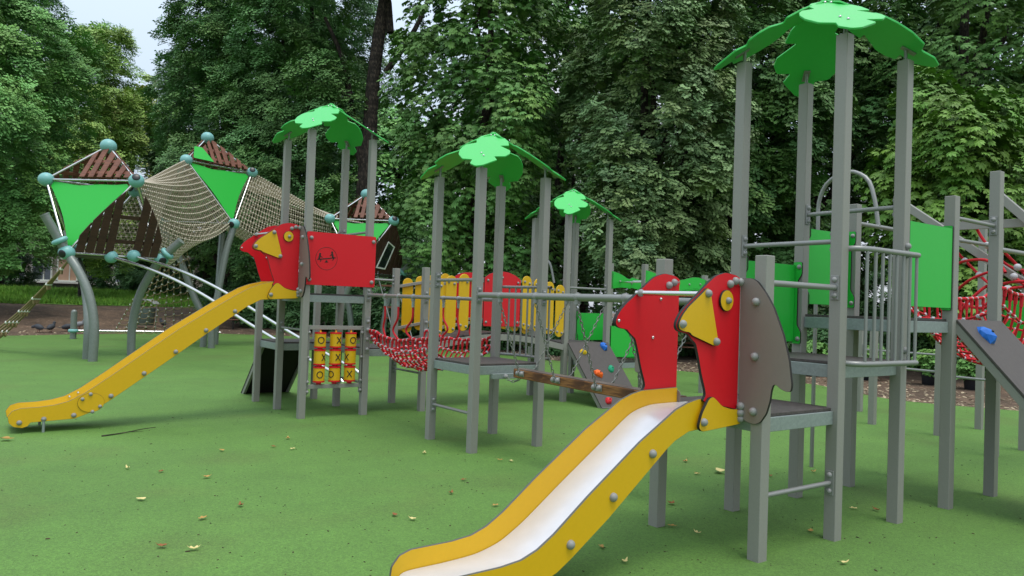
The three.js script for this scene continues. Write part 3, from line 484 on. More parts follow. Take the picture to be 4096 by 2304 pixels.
// ---------------------------------------------------------------- back tower with its side bay
function holdGeo(kind, s) { const g = new THREE.IcosahedronGeometry(.5, 1), p = g.attributes.position; for (let i = 0; i < p.count; i++) { const x = p.getX(i), y = p.getY(i), z = p.getZ(i), k = 1 + .18 * Math.sin(x * 9 + kind * 2) * Math.cos(z * 7 + kind); p.setXYZ(i, x * k * .2 * s, Math.max(-.005, y * k * .16 * s), z * k * .15 * s); } if (kind === 1) g.scale(.9, 1.1, .9); g.computeVertexNormals(); return g; }
function climbingRamp(label, u0, y0, u1, y1, v0, v1, holds, ridge) {
  const t = thing('climbing_ramp', label, 'climbing ramp', (u0 + u1) / 2, (v0 + v1) / 2, 'climbing ramps'), X = P3(u1 - u0, y1 - y0, 0).normalize(), Z = P3(0, 0, 1), N = Z.clone().cross(X); if (N.y < 0) N.negate();
  const L = Math.hypot(u1 - u0, y1 - y0), c = V((u0 + u1) / 2, (y0 + y1) / 2, (v0 + v1) / 2);
  const g = new RoundedBoxGeometry(L, .024, v1 - v0, 1, .004); g.applyMatrix4(new THREE.Matrix4().makeBasis(X, N, X.clone().cross(N)).setPosition(c.clone().addScaledVector(N, -.012)));
  const B = part(t, 'ramp_board', g, M.ramp);
  for (const v of [v0 + .03, v1 - .03]) part(t, 'side_channel', bar(V(u0, y0, v).addScaledVector(N, -.065), V(u1, y1, v).addScaledVector(N, -.065), .045, .075), M.post);
  if (ridge) { const g2 = new RoundedBoxGeometry(L - .04, .012, v1 - v0 - .12, 1, .003); g2.applyMatrix4(new THREE.Matrix4().makeBasis(X, N, X.clone().cross(N)).setPosition(c.clone().addScaledVector(N, -.055))); part(B, 'black_underside', g2, M.black); }
  part(t, 'bottom_edge', bar(V(u1, y1 + .012, v0).addScaledVector(N, -.03), V(u1, y1 + .012, v1).addScaledVector(N, -.03), .03, .04), M.galv);
  for (const [u, v, col, kind, s] of holds) { const k = (u - u0) / (u1 - u0), p = V(u, y0 + (y1 - y0) * k, v), h = holdGeo(kind, s || 1); h.rotateY(kind * 1.3); h.applyMatrix4(new THREE.Matrix4().makeBasis(X, N, X.clone().cross(N)).setPosition(p)); const H = part(t, 'climbing_hold', h, M.hold[col], col + ' plastic climbing hold'); put(H, 'hold_bolt', screwGeo, M.dark, p.clone().addScaledVector(N, .08 * (s || 1))); }
  return t;
}
{
  const ua = -7.71, ub = -6.67, va = 3.53, vb = 4.61, vc = 5.65, t = thing('play_tower', 'smallest-looking grey tower with leaf roof at the back centre', 'play tower', -7.19, 4.07, 'roofed play towers');
  for (const [u, v] of [[ua, va], [ub, va], [ub, vb], [ua, vb]]) post(t, u, v, 3.6);
  post(t, ua, vc, 2.8); post(t, ub, vc, 2.76);
  deck(t, ua, ub, va, vb, 1.13); deck(t, ua, ub, vb, vc, .74, 'side_deck');
  rail(t, V(ub, 2.19, va), V(ub, 2.19, vb), 'v');
  greenPanel(t, ua + .02, vb, vc, 1.12, 1.7, 1);
  const m = part(t, 'green_panel', plateV([[ua + .06, .78], [ub - .06, .78], [ub - .06, 1.44], [ua + .06, 1.44]], vc - .03, .02, .01), E2(M.green, M.edge));
  part(t, 'green_panel', plateU([[vb + .09, .84], [vc - .09, .84], [vc - .09, 1.46], [vb + .09, 1.46]], ub + .02, .02, .01), E2(M.green, M.edge));
  part(t, 'bent_pole', tube([V(-8.3, 0, 4.07), V(-8.3, 2.2, 4.07), V(-8.28, 2.6, 4.07), V(-8.1, 2.78, 4.07), V(-7.9, 2.74, 4.07), V(-7.71, 2.3, 4.07)], .024, 40, 8), M.steel);
  roof(t, -7.19, 4.07, 4.17);
}
climbingRamp('dark climbing ramp with five coloured holds in front of the back tower', -6.6, 1.14, -5.59, .01, 3.56, 4.6, [[-6.44, 3.8, 'yellow', 1, .85], [-6.52, 4.41, 'blue', 0], [-6.16, 4.28, 'green', 2, .85], [-6.09, 3.9, 'orange', 3], [-5.69, 3.79, 'red', 4, .85], [-5.75, 4.3, 'blue', 5, .9]]);
climbingRamp('climbing ramp with a blue hold at the right edge, leaning on the large tower', 1.06, 1.84, 2.68, .01, 1.99, 3.0, [[1.2, 2.28, 'blue', 0, 1.05], [1.65, 2.7, 'yellow', 1], [2.05, 2.3, 'red', 2], [2.35, 2.75, 'green', 3]]);
climbingRamp('black-backed climbing ramp behind the left tower, seen from below', -8.72, 1.08, -9.85, .01, -1.6, -.72, [[-9.2, -1.3, 'red', 2], [-9.45, -1.0, 'yellow', 1]], true);
// ---------------------------------------------------------------- green overhead ladder running right from the back tower
{
  const t = thing('overhead_ladder', 'overhead ladder with wavy green side boards behind the red parrot heads', 'monkey bars', -7.19, 6.6);
  post(t, -6.67, 7.55, 2.62); post(t, -7.71, 7.6, 2.66); post(t, -6.67, 8.9, 2.62); post(t, -7.71, 8.9, 2.62);
  for (const u of [-7.71, -6.67]) {
    const wave = v => .045 * Math.sin((v - 5.7) * 5.2), top = [], bot = [];
    for (let i = 0; i <= 40; i++) { const v = 5.62 + i * 3.3 / 40, e = Math.max(0, 1 - Math.abs(v - 5.62) / .5) * .2; top.push([v, 2.46 + e + wave(v) + (v > 6.2 ? .06 : 0)]); bot.push([v, 2.25 + wave(v) * .7 + (v > 6.2 ? .03 : 0)]); }
    const m = part(t, 'side_board', plateU([...top, ...bot.reverse()], u + .03, .022, 0, .003), E2(M.green, M.edge));
    for (let i = 0; i < 9; i++) { const v = 5.9 + i * .36; bolt(m, V(u + .055, 2.38 + wave(v), v)); }
  }
  for (let i = 0; i < 9; i++) { const v = 5.9 + i * .36; part(t, 'rung', cyl(V(-7.68, 2.4 + .04 * Math.sin(i * 1.9), v), V(-6.64, 2.4 + .04 * Math.sin(i * 1.9), v), .018, 8), M.stainless); }
}
// ---------------------------------------------------------------- right background: second rope net bridge, sloped net frame, far posts
{
  const t = thing('rope_net_bridge', 'red rope net bridge behind the right-hand climbing ramp', 'rope bridge', .5, 4.3, 'red rope net bridges');
  for (const u of [.02, 1.0]) { post(t, u, 5.54, 3.1); }
  const P = (s, k) => { const b = Math.sin(Math.PI * s), v = 3.05 + 2.42 * s, rim = 2.2 - .1 * b, low = 1.82 - .52 * b, a = Math.abs(k); return V(.5 + (k > 0 ? 1 : -1) * .5 * Math.sin(Math.min(1, a * 1.05) * Math.PI / 2), low + (rim - low) * Math.pow(a, 2.4), v); };
  netBridge(t, P, 15, 10, []);
  rail(t, V(0, 2.85, 3.0), V(.02, 2.85, 5.54), 'v', .026, 'hand_rail'); rail(t, V(1, 2.6, 3.0), V(1, 2.6, 5.54), 'v', .026, 'hand_rail');
  part(t, 'green_panel', plateV([[.1, 1.45], [.95, 1.45], [.95, 2.12], [.1, 2.12]], 5.6, .02, .01), E2(M.green, M.edge));
}
{
  const t = thing('sloping_net_frame', 'grey sloping frame with red rope arcs at the right edge', 'climbing net', .3, 6.2);
  for (const [u, v, h] of [[-2.34, 6.77, 1.7], [-1.21, 6.66, 1.75], [.03, 6.5, 2.6], [-3.38, 8.21, 1.75], [1.05, 6.5, 2.6], [-1.21, 8.1, 3.4], [.2, 8.1, 3.4]]) post(t, u, v, h);
  part(t, 'sloping_beam', bar(V(-1.6, 3.68, 6), V(1.15, 1.66, 6), .09, .11), M.post); part(t, 'sloping_beam', bar(V(-.2, 3.66, 6), V(1.9, 1.52, 6.0), .09, .11), M.post);
  part(t, 'cross_beam', bar(V(-1.15, 3.235, 6.1), V(.2, 3.22, 6.1), .05, .12), M.post);
  rail(t, V(-2.34, 1.0, 6.77), V(-1.21, 1.0, 6.66), 'u', .02); rail(t, V(-1.21, .95, 6.66), V(.03, .95, 6.5), 'u', .02); rail(t, V(-3.38, 1.2, 8.21), V(-1.21, 1.2, 8.1), 'u', .02); rail(t, V(.03, 1.0, 6.5), V(1.05, 1.0, 6.5), 'u', .02);
  const arcPts = [[[-0.81, 2.97, 6.01], [-0.73, 2.99, 6.13], [-0.51, 2.96, 6.08], [-0.23, 2.90, 5.83], [-0.04, 2.81, 5.68]], [[-0.85, 2.61, 6.15], [-0.71, 2.68, 6.10], [-0.41, 2.70, 5.85], [-0.15, 2.67, 5.66], [-0.02, 2.59, 5.70]], [[-0.82, 2.18, 6.06], [-0.62, 2.29, 5.89], [-0.36, 2.42, 5.68], [-0.17, 2.51, 5.72], [-0.10, 2.54, 5.95]], [[-0.54, 1.76, 5.70], [-0.49, 1.94, 5.67], [-0.42, 2.06, 5.65], [-0.33, 2.19, 5.72], [-0.26, 2.33, 5.93], [-0.17, 2.39, 6.13]], [[-0.43, 1.77, 5.88], [-0.41, 1.90, 5.96], [-0.38, 2.01, 6.06], [-0.33, 2.09, 6.13], [-0.18, 2.21, 6.12]], [[-0.52, 3.23, 6.13], [-0.47, 3.11, 6.15], [-0.34, 2.92, 6.11], [-0.21, 2.77, 6.01], [0.02, 2.51, 5.80]], [[-0.74, 2.86, 6.06], [-0.71, 2.79, 6.11], [-0.65, 2.71, 6.15], [-0.42, 2.50, 6.05], [-0.24, 2.38, 5.89], [0.06, 2.22, 5.66]], [[-0.79, 2.18, 6.15], [-0.72, 2.11, 6.13], [-0.58, 2.05, 6.05], [-0.26, 2.01, 5.77], [-0.15, 2.03, 5.68], [0.01, 2.13, 5.68]], [[-0.08, 2.87, 5.88], [-0.05, 2.79, 5.97], [0.05, 2.61, 6.14], [0.20, 2.41, 6.11]], [[-0.16, 2.71, 6.10], [-0.12, 2.66, 6.14], [-0.01, 2.59, 6.14], [0.27, 2.53, 5.90]], [[-0.17, 2.64, 6.14], [-0.10, 2.57, 6.09], [0.07, 2.46, 5.95], [0.35, 2.29, 5.69]], [[-0.28, 2.35, 6.11], [-0.04, 2.36, 5.90], [0.20, 2.38, 5.69], [0.37, 2.38, 5.69]], [[-0.20, 2.20, 5.90], [0.07, 2.26, 5.67], [0.17, 2.29, 5.65], [0.29, 2.32, 5.90]]], knotPts = [[-0.23, 2.90, 5.83], [-0.66, 2.71, 6.15], [-0.39, 2.49, 5.99], [-0.62, 2.06, 6.15], [-0.33, 2.01, 5.94], [0.17, 2.58, 5.79], [0.15, 2.45, 5.73], [0.10, 2.28, 5.66], [0.11, 2.28, 5.67]];
  const arcs = arcPts.map(c => tube(c.map(([u, y, v]) => V(u, y, v)), .021, 20, 6)), kn = knotPts.map(([u, y, v]) => V(u, y, v));
  part(t, 'rope_mesh', arcs, M.redRope).userData.kind = 'stuff'; part(t, 'knot_balls', kn.map(p => ball(p, .05, 10, 7)), M.knot).userData.kind = 'stuff';
}

// ---------------------------------------------------------------- polyhedral climbing pods on bent columns, with rope tunnels
const lerp = (a, b, t) => a.clone().lerp(b, t);
function triFrame(a, b, c) { const x = b.clone().sub(a).normalize(), z = x.clone().cross(c.clone().sub(a)).normalize(), y = z.clone().cross(x); const L = p => { const d = p.clone().sub(a); return [d.dot(x), d.dot(y)]; }; return { o: a, x, y, z, L }; }
function slats(parent, a, b, c, n, fill, mat, out, skip = [], slant = 0, name = 'slat') {     // boards across triangle a-b-c (a-b is the base)
  const F = triFrame(a, b, c), [bx] = F.L(b), [cx, cy] = F.L(c), made = [];
  const bulge = name === 'wall_slat' ? .66 : .92, top = x => cy * Math.pow(Math.max(0, x < cx ? x / cx : (bx - x) / (bx - cx)), bulge);
  for (let i = 0; i < n; i++) {
    if (skip.includes(i)) continue;
    const x0 = .06 * bx + (i + .5 - fill / 2) / n * bx * .88, x1 = .06 * bx + (i + .5 + fill / 2) / n * bx * .88, m = name === 'wall_slat' ? .02 : .09;
    const h0 = Math.max(.06, top(x0) - m), h1 = Math.max(.06, top(x1) - m), pts = [[x0, .05], [x1, .05]]; pts.push([x1 , h1]); if (cx > x0 && cx < x1) pts.push([cx, cy - m]); pts.push([x0, h0]);
    const sk = pts.map(([x, y]) => [x + slant * (y - .05) * (1 - y / cy) , y]);
    const g = onPlane(plate(sk, .03, 0, .004), F.o.clone().addScaledVector(F.z, out), F.x, F.y); made.push(part(parent, name, g, mat));
  }
  const r0 = [[.14, .28], [.5, .26]]; void r0;
  for (const k of [.2, .52]) { const w0 = Math.max(cx * k + .02, skip.includes(0) ? .06 * bx + skip.length / n * bx * .88 + slant * cy * k * (1 - k) : 0), w1 = bx - (bx - cx) * k - .02; if (w1 - w0 < .1) continue; part(parent, 'slat_rail', onPlane(plate([[w0, cy * k - .05], [w1, cy * k - .05], [w1, cy * k + .05], [w0, cy * k + .05]], .02, 0, .003), F.o.clone().addScaledVector(F.z, out - Math.sign(out || 1) * .026), F.x, F.y), mat); }
  return made;
}
function curvedTri(a, b, c, out, th = .02) {                    // three-cornered board with edges that curve inwards
  const F = triFrame(a, b, c), P = [a, b, c].map(F.L), g = [(P[0][0] + P[1][0] + P[2][0]) / 3, (P[0][1] + P[1][1] + P[2][1]) / 3], pts = [];
  for (let e = 0; e < 3; e++) for (let k = 0; k < 10; k++) { const A = P[e], B = P[(e + 1) % 3], t = .06 + .88 * k / 9, x = A[0] + (B[0] - A[0]) * t, y = A[1] + (B[1] - A[1]) * t, w = .05 + .13 * Math.sin(Math.PI * t) + (e === 0 ? .035 * Math.sin(t * 12) : 0); pts.push([x + (g[0] - x) * w, y + (g[1] - y) * w]); }
  return onPlane(plate(pts, th, 0, .004), F.o.clone().addScaledVector(F.z, out), F.x, F.y);
}
function pod(name, label, U, y, opts) {
  const [L, R, B] = U.map(([x, z]) => P3(x, y, z)), C = L.clone().add(R).add(B).multiplyScalar(1 / 3), T = C.clone().add(P3(0, 1.05, 0));
  const low = (a, b) => { const d = a.clone().add(b).multiplyScalar(.5).sub(C); d.y = 0; return C.clone().addScaledVector(d.normalize(), 1.45).add(P3(0, -2, 0)); };
  const N1 = low(L, R), N2 = low(R, B), N3 = low(B, L), t = thingW(name, label, 'climbing pod', C.x, 0, C.z, 'climbing pods on bent columns');
  const strut = (a, b) => part(t, 'strut', cyl(a, b, .03, 8), M.stainless);
  for (const [a, b] of [[T, L], [T, R], [T, B], [L, R], [R, B], [B, L], [L, N1], [R, N1], [R, N2], [B, N2], [B, N3], [L, N3], [N1, N2], [N2, N3], [N3, N1]]) strut(a, b);
  const node = (p, dir, r = .2) => { const s = new THREE.SphereGeometry(r, 20, 14); s.scale(1, .92, 1); s.translate(p.x, p.y, p.z); const m = part(t, 'joint_ball', s, M.turq); if (dir) { const q = p.clone().addScaledVector(dir, r * .9); const d = new THREE.SphereGeometry(r * .52, 14, 10); d.scale(1, .3, 1); d.applyQuaternion(new THREE.Quaternion().setFromUnitVectors(Y, dir)); d.translate(q.x, q.y, q.z); part(m, 'ball_cap', d, M.dark); } };
  const cam = P3(0, 1.84, 0); node(T, null, .215); node(L, null); node(R, P3(.35, .45, .8).normalize()); node(B, P3(-.3, .3, .8).normalize()); node(N1, P3(-.1, -.25, 1).normalize()); node(N2, P3(.6, -.3, .7).normalize()); node(N3, null);
  const s1 = (L.clone().sub(R)).cross(T.clone().sub(R)); 
  slats(t, L, R, T, 9, .6, M.slat, .05, [0, 1, 2].slice(0, opts.roofSkip ?? 3), .3, 'roof_slat'); slats(t, R, B, T, 9, .6, M.slat, .05, [], .3, 'roof_slat'); slats(t, B, L, T, 9, .6, M.slat, .05, [], .3, 'roof_slat');
  const gp = part(t, 'green_board', curvedTri(R, L, N1, -.06), E2(M.green, M.edge));
  for (const [k, e] of [[L, R], [R, L], [N1, C]]) { const q = lerp(k, C.clone().setY(k.y), .16); void q; }
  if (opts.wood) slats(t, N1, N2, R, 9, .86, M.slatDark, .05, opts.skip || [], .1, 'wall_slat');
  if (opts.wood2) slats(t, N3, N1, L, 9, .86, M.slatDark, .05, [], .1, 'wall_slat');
  if (opts.mini) { const F = triFrame(L, R, T), g = onPlane(plate([[.22, .07], [1.0, .05], [.72, .62], [.42, .62]], .02, .05, .003), F.o.clone().addScaledVector(F.z, .09), F.x, F.y); part(t, 'green_insert', g, E2(M.green, M.edge)); }
  // platform inside
  part(t, 'platform', onPlane(plate([N1, N2, N3].map(p => [p.x - C.x, -(p.z - C.z)]).map(([x, z]) => [x * .92, z * .92]), .04, .05, .004), P3(C.x, y - 2.05, C.z), P3(1, 0, 0), P3(0, 0, -1)), M.deck);
  (opts.cols || []).forEach(([bx, bz, i, sx, sy, sz]) => {
    const n = [N1, N2, N3][i], b = P3(bx, -.1, bz), e = sx === undefined ? n : n.clone().add(P3(sx, sy, sz));
    const dn = sx === undefined ? n.clone().add(P3(0, -.1, 0)) : n;
    const pts = [b, P3(bx, .9, bz), lerp(P3(bx, 1.7, bz), P3(n.x, 1.7, n.z), .22), lerp(P3(bx, 2.3, bz), P3(n.x, n.y - .4, n.z), .62), dn.clone()]; if (sx !== undefined) pts.push(e);
    const col = part(t, 'column', [tube(pts, .112, 36, 14)], M.column);
    if (sx !== undefined) { const d = e.clone().sub(n).normalize(); part(col, 'end_cap', cyl(e.clone().addScaledVector(d, -.01), e.clone().addScaledVector(d, .03), .12, 14), M.column); const c = lerp(n, e, .32), cl = new THREE.TorusGeometry(.14, .065, 8, 18); cl.applyQuaternion(new THREE.Quaternion().setFromUnitVectors(P3(0, 0, 1), d)); cl.translate(c.x, c.y, c.z); part(col, 'clamp_ring', cl, M.turq); }
  });
  return { L, R, B, T, C, N1, N2, N3, t };
}
const pod1 = pod('climbing_pod', 'leftmost climbing pod with slatted roof and large green board', [[-12.65, -20.3], [-10.07, -20.0], [-11.14, -22.1]], 4.75, { wood: true, skip: [4, 5], cols: [[-10.58, -19.22, 0, -.42, .92, .3], [-10.75, -21.5, 1, .52, .52, 0], [-11.05, -19.8, 2, -.4, .7, -.2]] });
const pod2 = pod('climbing_pod', 'highest climbing pod with small green roof insert, joined to rope tunnels', [[-10.96, -25.0], [-9.5, -27.1], [-12.1, -27.0]], 6.23, { roofSkip: 0, mini: true, cols: [[-9.98, -25.29, 0], [-10.44, -25.74, 2], [-10.6, -27.2, 1]] });
const pod3 = pod('climbing_pod', 'climbing pod with tilted white-framed window behind the left tower', [[-6.85, -28], [-4.48, -28], [-5.67, -30.05]], 4.76, { wood: true, cols: [[-6.2, -27.4, 0, -.3, .5, .2], [-4.9, -29.2, 1, .45, .5, .1], [-6.2, -29.3, 2]] });
{ // window in the wooden wall of the third pod
  const F = triFrame(pod3.N1, pod3.N2, pod3.R), c = lerp(lerp(pod3.N1, pod3.N2, .5), pod3.R, .38).addScaledVector(F.z, .085), pts = [[-.42, -.62], [.2, -.66], [.42, .42], [-.1, .62]].map(([a, b]) => [a * .85, b * .85]);
  const hole = shapeOf(pts.map(([a, b]) => [a * .84, b * .9]));
  const w = part(pod3.t, 'window', onPlane(plate(pts, .04, .02, .004, [hole]), c, F.x, F.y), M.white); part(w, 'pane', onPlane(plate(pts.map(([a, b]) => [a * .87, b * .92]), .012, 0, .001), c.clone().addScaledVector(F.z, .008), F.x, F.y), new THREE.MeshPhysicalMaterial({ color: 0x20262a, roughness: .06, metalness: 0, clearcoat: 1 }));
  // ladder with brown treads below it
  for (let i = 0; i < 6; i++) { const y = 2.35 - i * .4, k = i * .16; part(pod3.t, 'ladder_tread', rbox(-4.75 + k * .9, y, -28.35 + k * .6, .62, .07, .12, .01), M.slat); }
  for (const dx of [-.32, .32]) part(pod3.t, 'ladder_rail', cyl(P3(-4.75 + dx, 2.75, -28.35), P3(-3.75 + dx, -.05, -27.7), .025, 8), M.steel);
}
function triNet(parent, a, b, c, n) { const sg = [], kn = []; for (let i = 0; i <= n; i++) { const k = i / n; sg.push([lerp(a, c, k), lerp(b, c, k)]); sg.push([lerp(a, b, k), lerp(a, c, k)]); sg.push([lerp(b, a, k), lerp(b, c, k)]); for (let j = 0; j <= n - i; j++) kn.push(a.clone().multiplyScalar(1 - (i + j) / n).addScaledVector(b, j / n).addScaledVector(c, i / n)); } part(parent, 'rope_mesh', ropes(sg, .011), M.rope).userData.kind = 'stuff'; part(parent, 'knot_balls', knots(kn, .03), M.ropeKnot).userData.kind = 'stuff'; }
triNet(pod1.t, pod1.N2, pod1.N3, pod1.B, 16); triNet(pod2.t, pod2.N2, pod2.N3, pod2.B, 14);
function closedPoly(pts, n) { const out = [], k = pts.length, len = pts.map((p, i) => p.distanceTo(pts[(i + 1) % k])), tot = len.reduce((a, b) => a + b); for (let i = 0; i < n; i++) { let d = i / n * tot, e = 0; while (d > len[e]) { d -= len[e]; e++; } out.push(lerp(pts[e], pts[(e + 1) % k], d / len[e])); } return out; }
function tunnel(label, A, B, nL, nR, pinch, sag) {
  const a = closedPoly(A, nL), b = closedPoly(B, nL), cen = q => q.reduce((s, p) => s.add(p), P3()).multiplyScalar(1 / q.length), ca = cen(a), cb = cen(b), t = thingW('rope_tunnel', label, 'rope tunnel', (ca.x + cb.x) / 2, 0, (ca.z + cb.z) / 2, 'rope tunnels');
  const G = [...Array(nR + 1)].map((_, r) => { const s = r / nR, c = lerp(ca, cb, s), q = Math.sin(Math.PI * s); return a.map((p, i) => lerp(p, b[i], s).sub(c).multiplyScalar(1 - pinch * q).add(c)).map(p => { const k = Math.max(0, Math.min(1, .5 - (p.y - c.y) / 2.2)); p.y -= sag * q * k; return p; }); });
  const segs = [], kn = [], edge = []; for (let r = 0; r <= nR; r++) for (let i = 0; i < nL; i++) { if (r < nR) segs.push([G[r][i], G[r + 1][i]]); (r === 0 || r === nR ? edge : segs).push([G[r][i], G[r][(i + 1) % nL]]); kn.push(G[r][i]); }
  part(t, 'rope_mesh', ropes(segs, .0115), M.rope).userData.kind = 'stuff'; part(t, 'end_rope', ropes(edge, .028), M.rope); part(t, 'knot_balls', knots(kn, .03), M.ropeKnot).userData.kind = 'stuff';
}
tunnel('beige rope tunnel between the leftmost pod and the highest pod', [pod1.B, pod1.R, pod1.N2], [pod2.B, pod2.L, pod2.N1, pod2.N3].map(p => p.clone()), 56, 38, -.04, .62);
tunnel('beige rope tunnel from the highest pod down to the pod behind the left tower', [pod2.B, pod2.R, pod2.N1, pod2.N2], [pod3.B, pod3.L, pod3.N3, pod3.N3.clone().add(P3(.3, 0, -.2))], 50, 38, -.02, .4);
{ // climbing net down to a ground bar, rope ladder, slide rails, bollards
  const t = thingW('ground_net', 'loose climbing net from the rope tunnel down to a ground bar', 'climbing net', -12, 0, -25), a0 = P3(-10.35, 2.45, -21.6), a1 = P3(-10.9, 3.6, -25.0), b0 = P3(-14.6, .3, -27.9), b1 = P3(-12.0, .3, -29.4), segs = [], kn = [];
  const G = [...Array(10)].map((_, i) => [...Array(13)].map((_, j) => lerp(lerp(a0, a1, i / 9), lerp(b0, b1, i / 9), j / 12)));
  for (let i = 0; i < 10; i++) for (let j = 0; j < 13; j++) { if (j < 12) segs.push([G[i][j], G[i][j + 1]]); if (i < 9 && j) { const m = lerp(G[i][j], G[i + 1][j], .5).add(P3(0, -.08, 0)), m1 = lerp(G[i][j], m, .5).add(P3(0, -.03, 0)), m2 = lerp(m, G[i + 1][j], .5).add(P3(0, -.03, 0)); segs.push([G[i][j], m1], [m1, m], [m, m2], [m2, G[i + 1][j]]); } kn.push(G[i][j]); }
  part(t, 'rope_mesh', ropes(segs, .0125), M.ropeTan).userData.kind = 'stuff'; part(t, 'knot_balls', knots(kn, .03), M.white).userData.kind = 'stuff';
  part(t, 'ground_bar', cyl(P3(-15.87, .3, -27.47), P3(-11.4, .3, -29.75), .045, 10), M.stainless);
  for (const [x, z, l] of [[-15.87, -27.47, 'bollard at the left end of the net\'s ground bar'], [-12.3, -29.4, 'bollard beside the litter bin']]) { const p = thingW('net_bollard', 'grey round post, ' + l, 'bollard', x, 0, z, 'posts of the ground net'); part(p, 'post', [cyl(P3(x, -.05, z), P3(x, .98, z), .105, 18), ball(P3(x, .975, z), .1, 16, 6)], M.column); part(p, 'clamp_ring', new THREE.TorusGeometry(.12, .06, 8, 18).rotateX(Math.PI / 2).translate(x, .3, z), M.turq); }
  const l = thingW('rope_ladder', 'rope ladder slanting down to the left frame edge from the leftmost pod', 'rope ladder', -14, 0, -21), p0 = P3(-11.6, 2.55, -19.7), p1 = P3(-15.6, -.05, -21.6), sg = [], kk = [], side = P3(.1, 0, -.42);
  const Gl = [...Array(4)].map((_, i) => [...Array(17)].map((_, j) => lerp(p0, p1, j / 16).addScaledVector(side, i * j / 16 * .5).add(P3(0, -.25 * Math.sin(Math.PI * j / 16), 0))));
  for (let i = 0; i < 4; i++) for (let j = 0; j < 16; j++) { sg.push([Gl[i][j], Gl[i][j + 1]]); if (i < 3 && j % 2) { const m = lerp(Gl[i][j], Gl[i + 1][j], .5).add(P3(0, -.14, 0)); sg.push([Gl[i][j], m], [m, Gl[i + 1][j]]); } if (j % 2) kk.push(Gl[i][j]); }
  part(l, 'side_ropes', ropes(sg, .026), M.ropeTan); part(l, 'knot_balls', knots(kk, .045), M.white);
  const s = thingW('slide_rails', 'two parallel steel slide rails running down from the leftmost pod', 'slide rails', -8, 0, -19);
  for (const [a, m, b] of [[P3(-10.75, 2.72, -20.2), P3(-7.8, 1.9, -18.6), P3(-4.3, .35, -16.9)], [P3(-10.35, 2.78, -20.6), P3(-7.4, 1.97, -19.0), P3(-3.9, .4, -17.3)]]) { part(s, 'rail', tube([a, lerp(a, m, .5).add(P3(0, .08, 0)), m, lerp(m, b, .5).add(P3(0, -.02, 0)), b, b.clone().add(P3(.5, -.2, .25)), b.clone().add(P3(.8, -.5, .38))], .04, 30, 10), M.stainless); part(s, 'joint_ball', ball(a, .17, 16, 12), M.turq); }
}

// ---------------------------------------------------------------- grass bank
{
  const pos = [], idx = [], st = 1.0, ix = new Map(), id = (x, z) => { const k = x + ',' + z; if (!ix.has(k)) { ix.set(k, pos.length / 3); pos.push(x, groundY(x, z) + .03, z); } return ix.get(k); };
  for (let x = -70; x < -2; x += st) for (let z = -90; z < -20; z += st) { const d = beyond(x + .5, z + .5) + 1.6 * (fbm(x * .5 + 50, z * .5 + 50, 512, 2, 5) - .5) * 2; if (d > 14.5 && d < 34 && z < -30) { const a = id(x, z), b = id(x + st, z), c = id(x, z + st), e = id(x + st, z + st); idx.push(a, c, b, b, c, e); } }
  const g = new THREE.BufferGeometry(); g.setAttribute('position', new THREE.Float32BufferAttribute(pos, 3)); g.setIndex(idx); g.computeVertexNormals();
  structure('lawn', metricUV(flat(g)), std(0xffffff, { map: mottle(0x5c7a34, .3, 24, 3, 95), roughness: .95 }));
  const blade = []; for (let i = 0; i < 7; i++) { const a = i * .9 + rnd(), w = .02, h = rr(.16, .34), lx = Math.cos(a) * .1, lz = Math.sin(a) * .1, ox = rr(-.09, .09), oz = rr(-.09, .09); blade.push(ox - w, 0, oz, ox + w, 0, oz, ox + lx, h, oz + lz); }
  const bg = new THREE.BufferGeometry(); bg.setAttribute('position', new THREE.Float32BufferAttribute(blade, 3)); bg.computeVertexNormals();
  const n = 16000, im = new THREE.InstancedMesh(bg, new THREE.MeshPhysicalMaterial({ color: 0x6f9c38, roughness: .8, side: THREE.DoubleSide }), n), m = new THREE.Matrix4(), q = new THREE.Quaternion(), c = new THREE.Color(); let k = 0, guard = 0;
  while (k < n && guard++ < 200000) { const x = rr(-50, -8), z = rr(-62, -36), d = beyond(x, z); if (d < 13.8 + 2.4 * fbm(x * .6 + 90, z * .6 + 90, 512, 2, 6) || d > 31) continue; q.setFromAxisAngle(Y, rr(0, 6.3)); const s = rr(.7, 1.5); m.compose(P3(x, groundY(x, z) + .02, z), q, P3(s, s * rr(.6, 1.2), s)); im.setMatrixAt(k, m); const v = rr(.65, 1.2); c.setRGB(v * rr(.8, 1.1), v, v * rr(.6, 1)); im.setColorAt(k, c); k++; }
  im.count = k; im.name = 'grass'; im.userData = { kind: 'stuff', label: 'bright green unmown grass on the bank behind the soil', category: 'grass' }; im.castShadow = im.receiveShadow = true; scene.add(im);
}
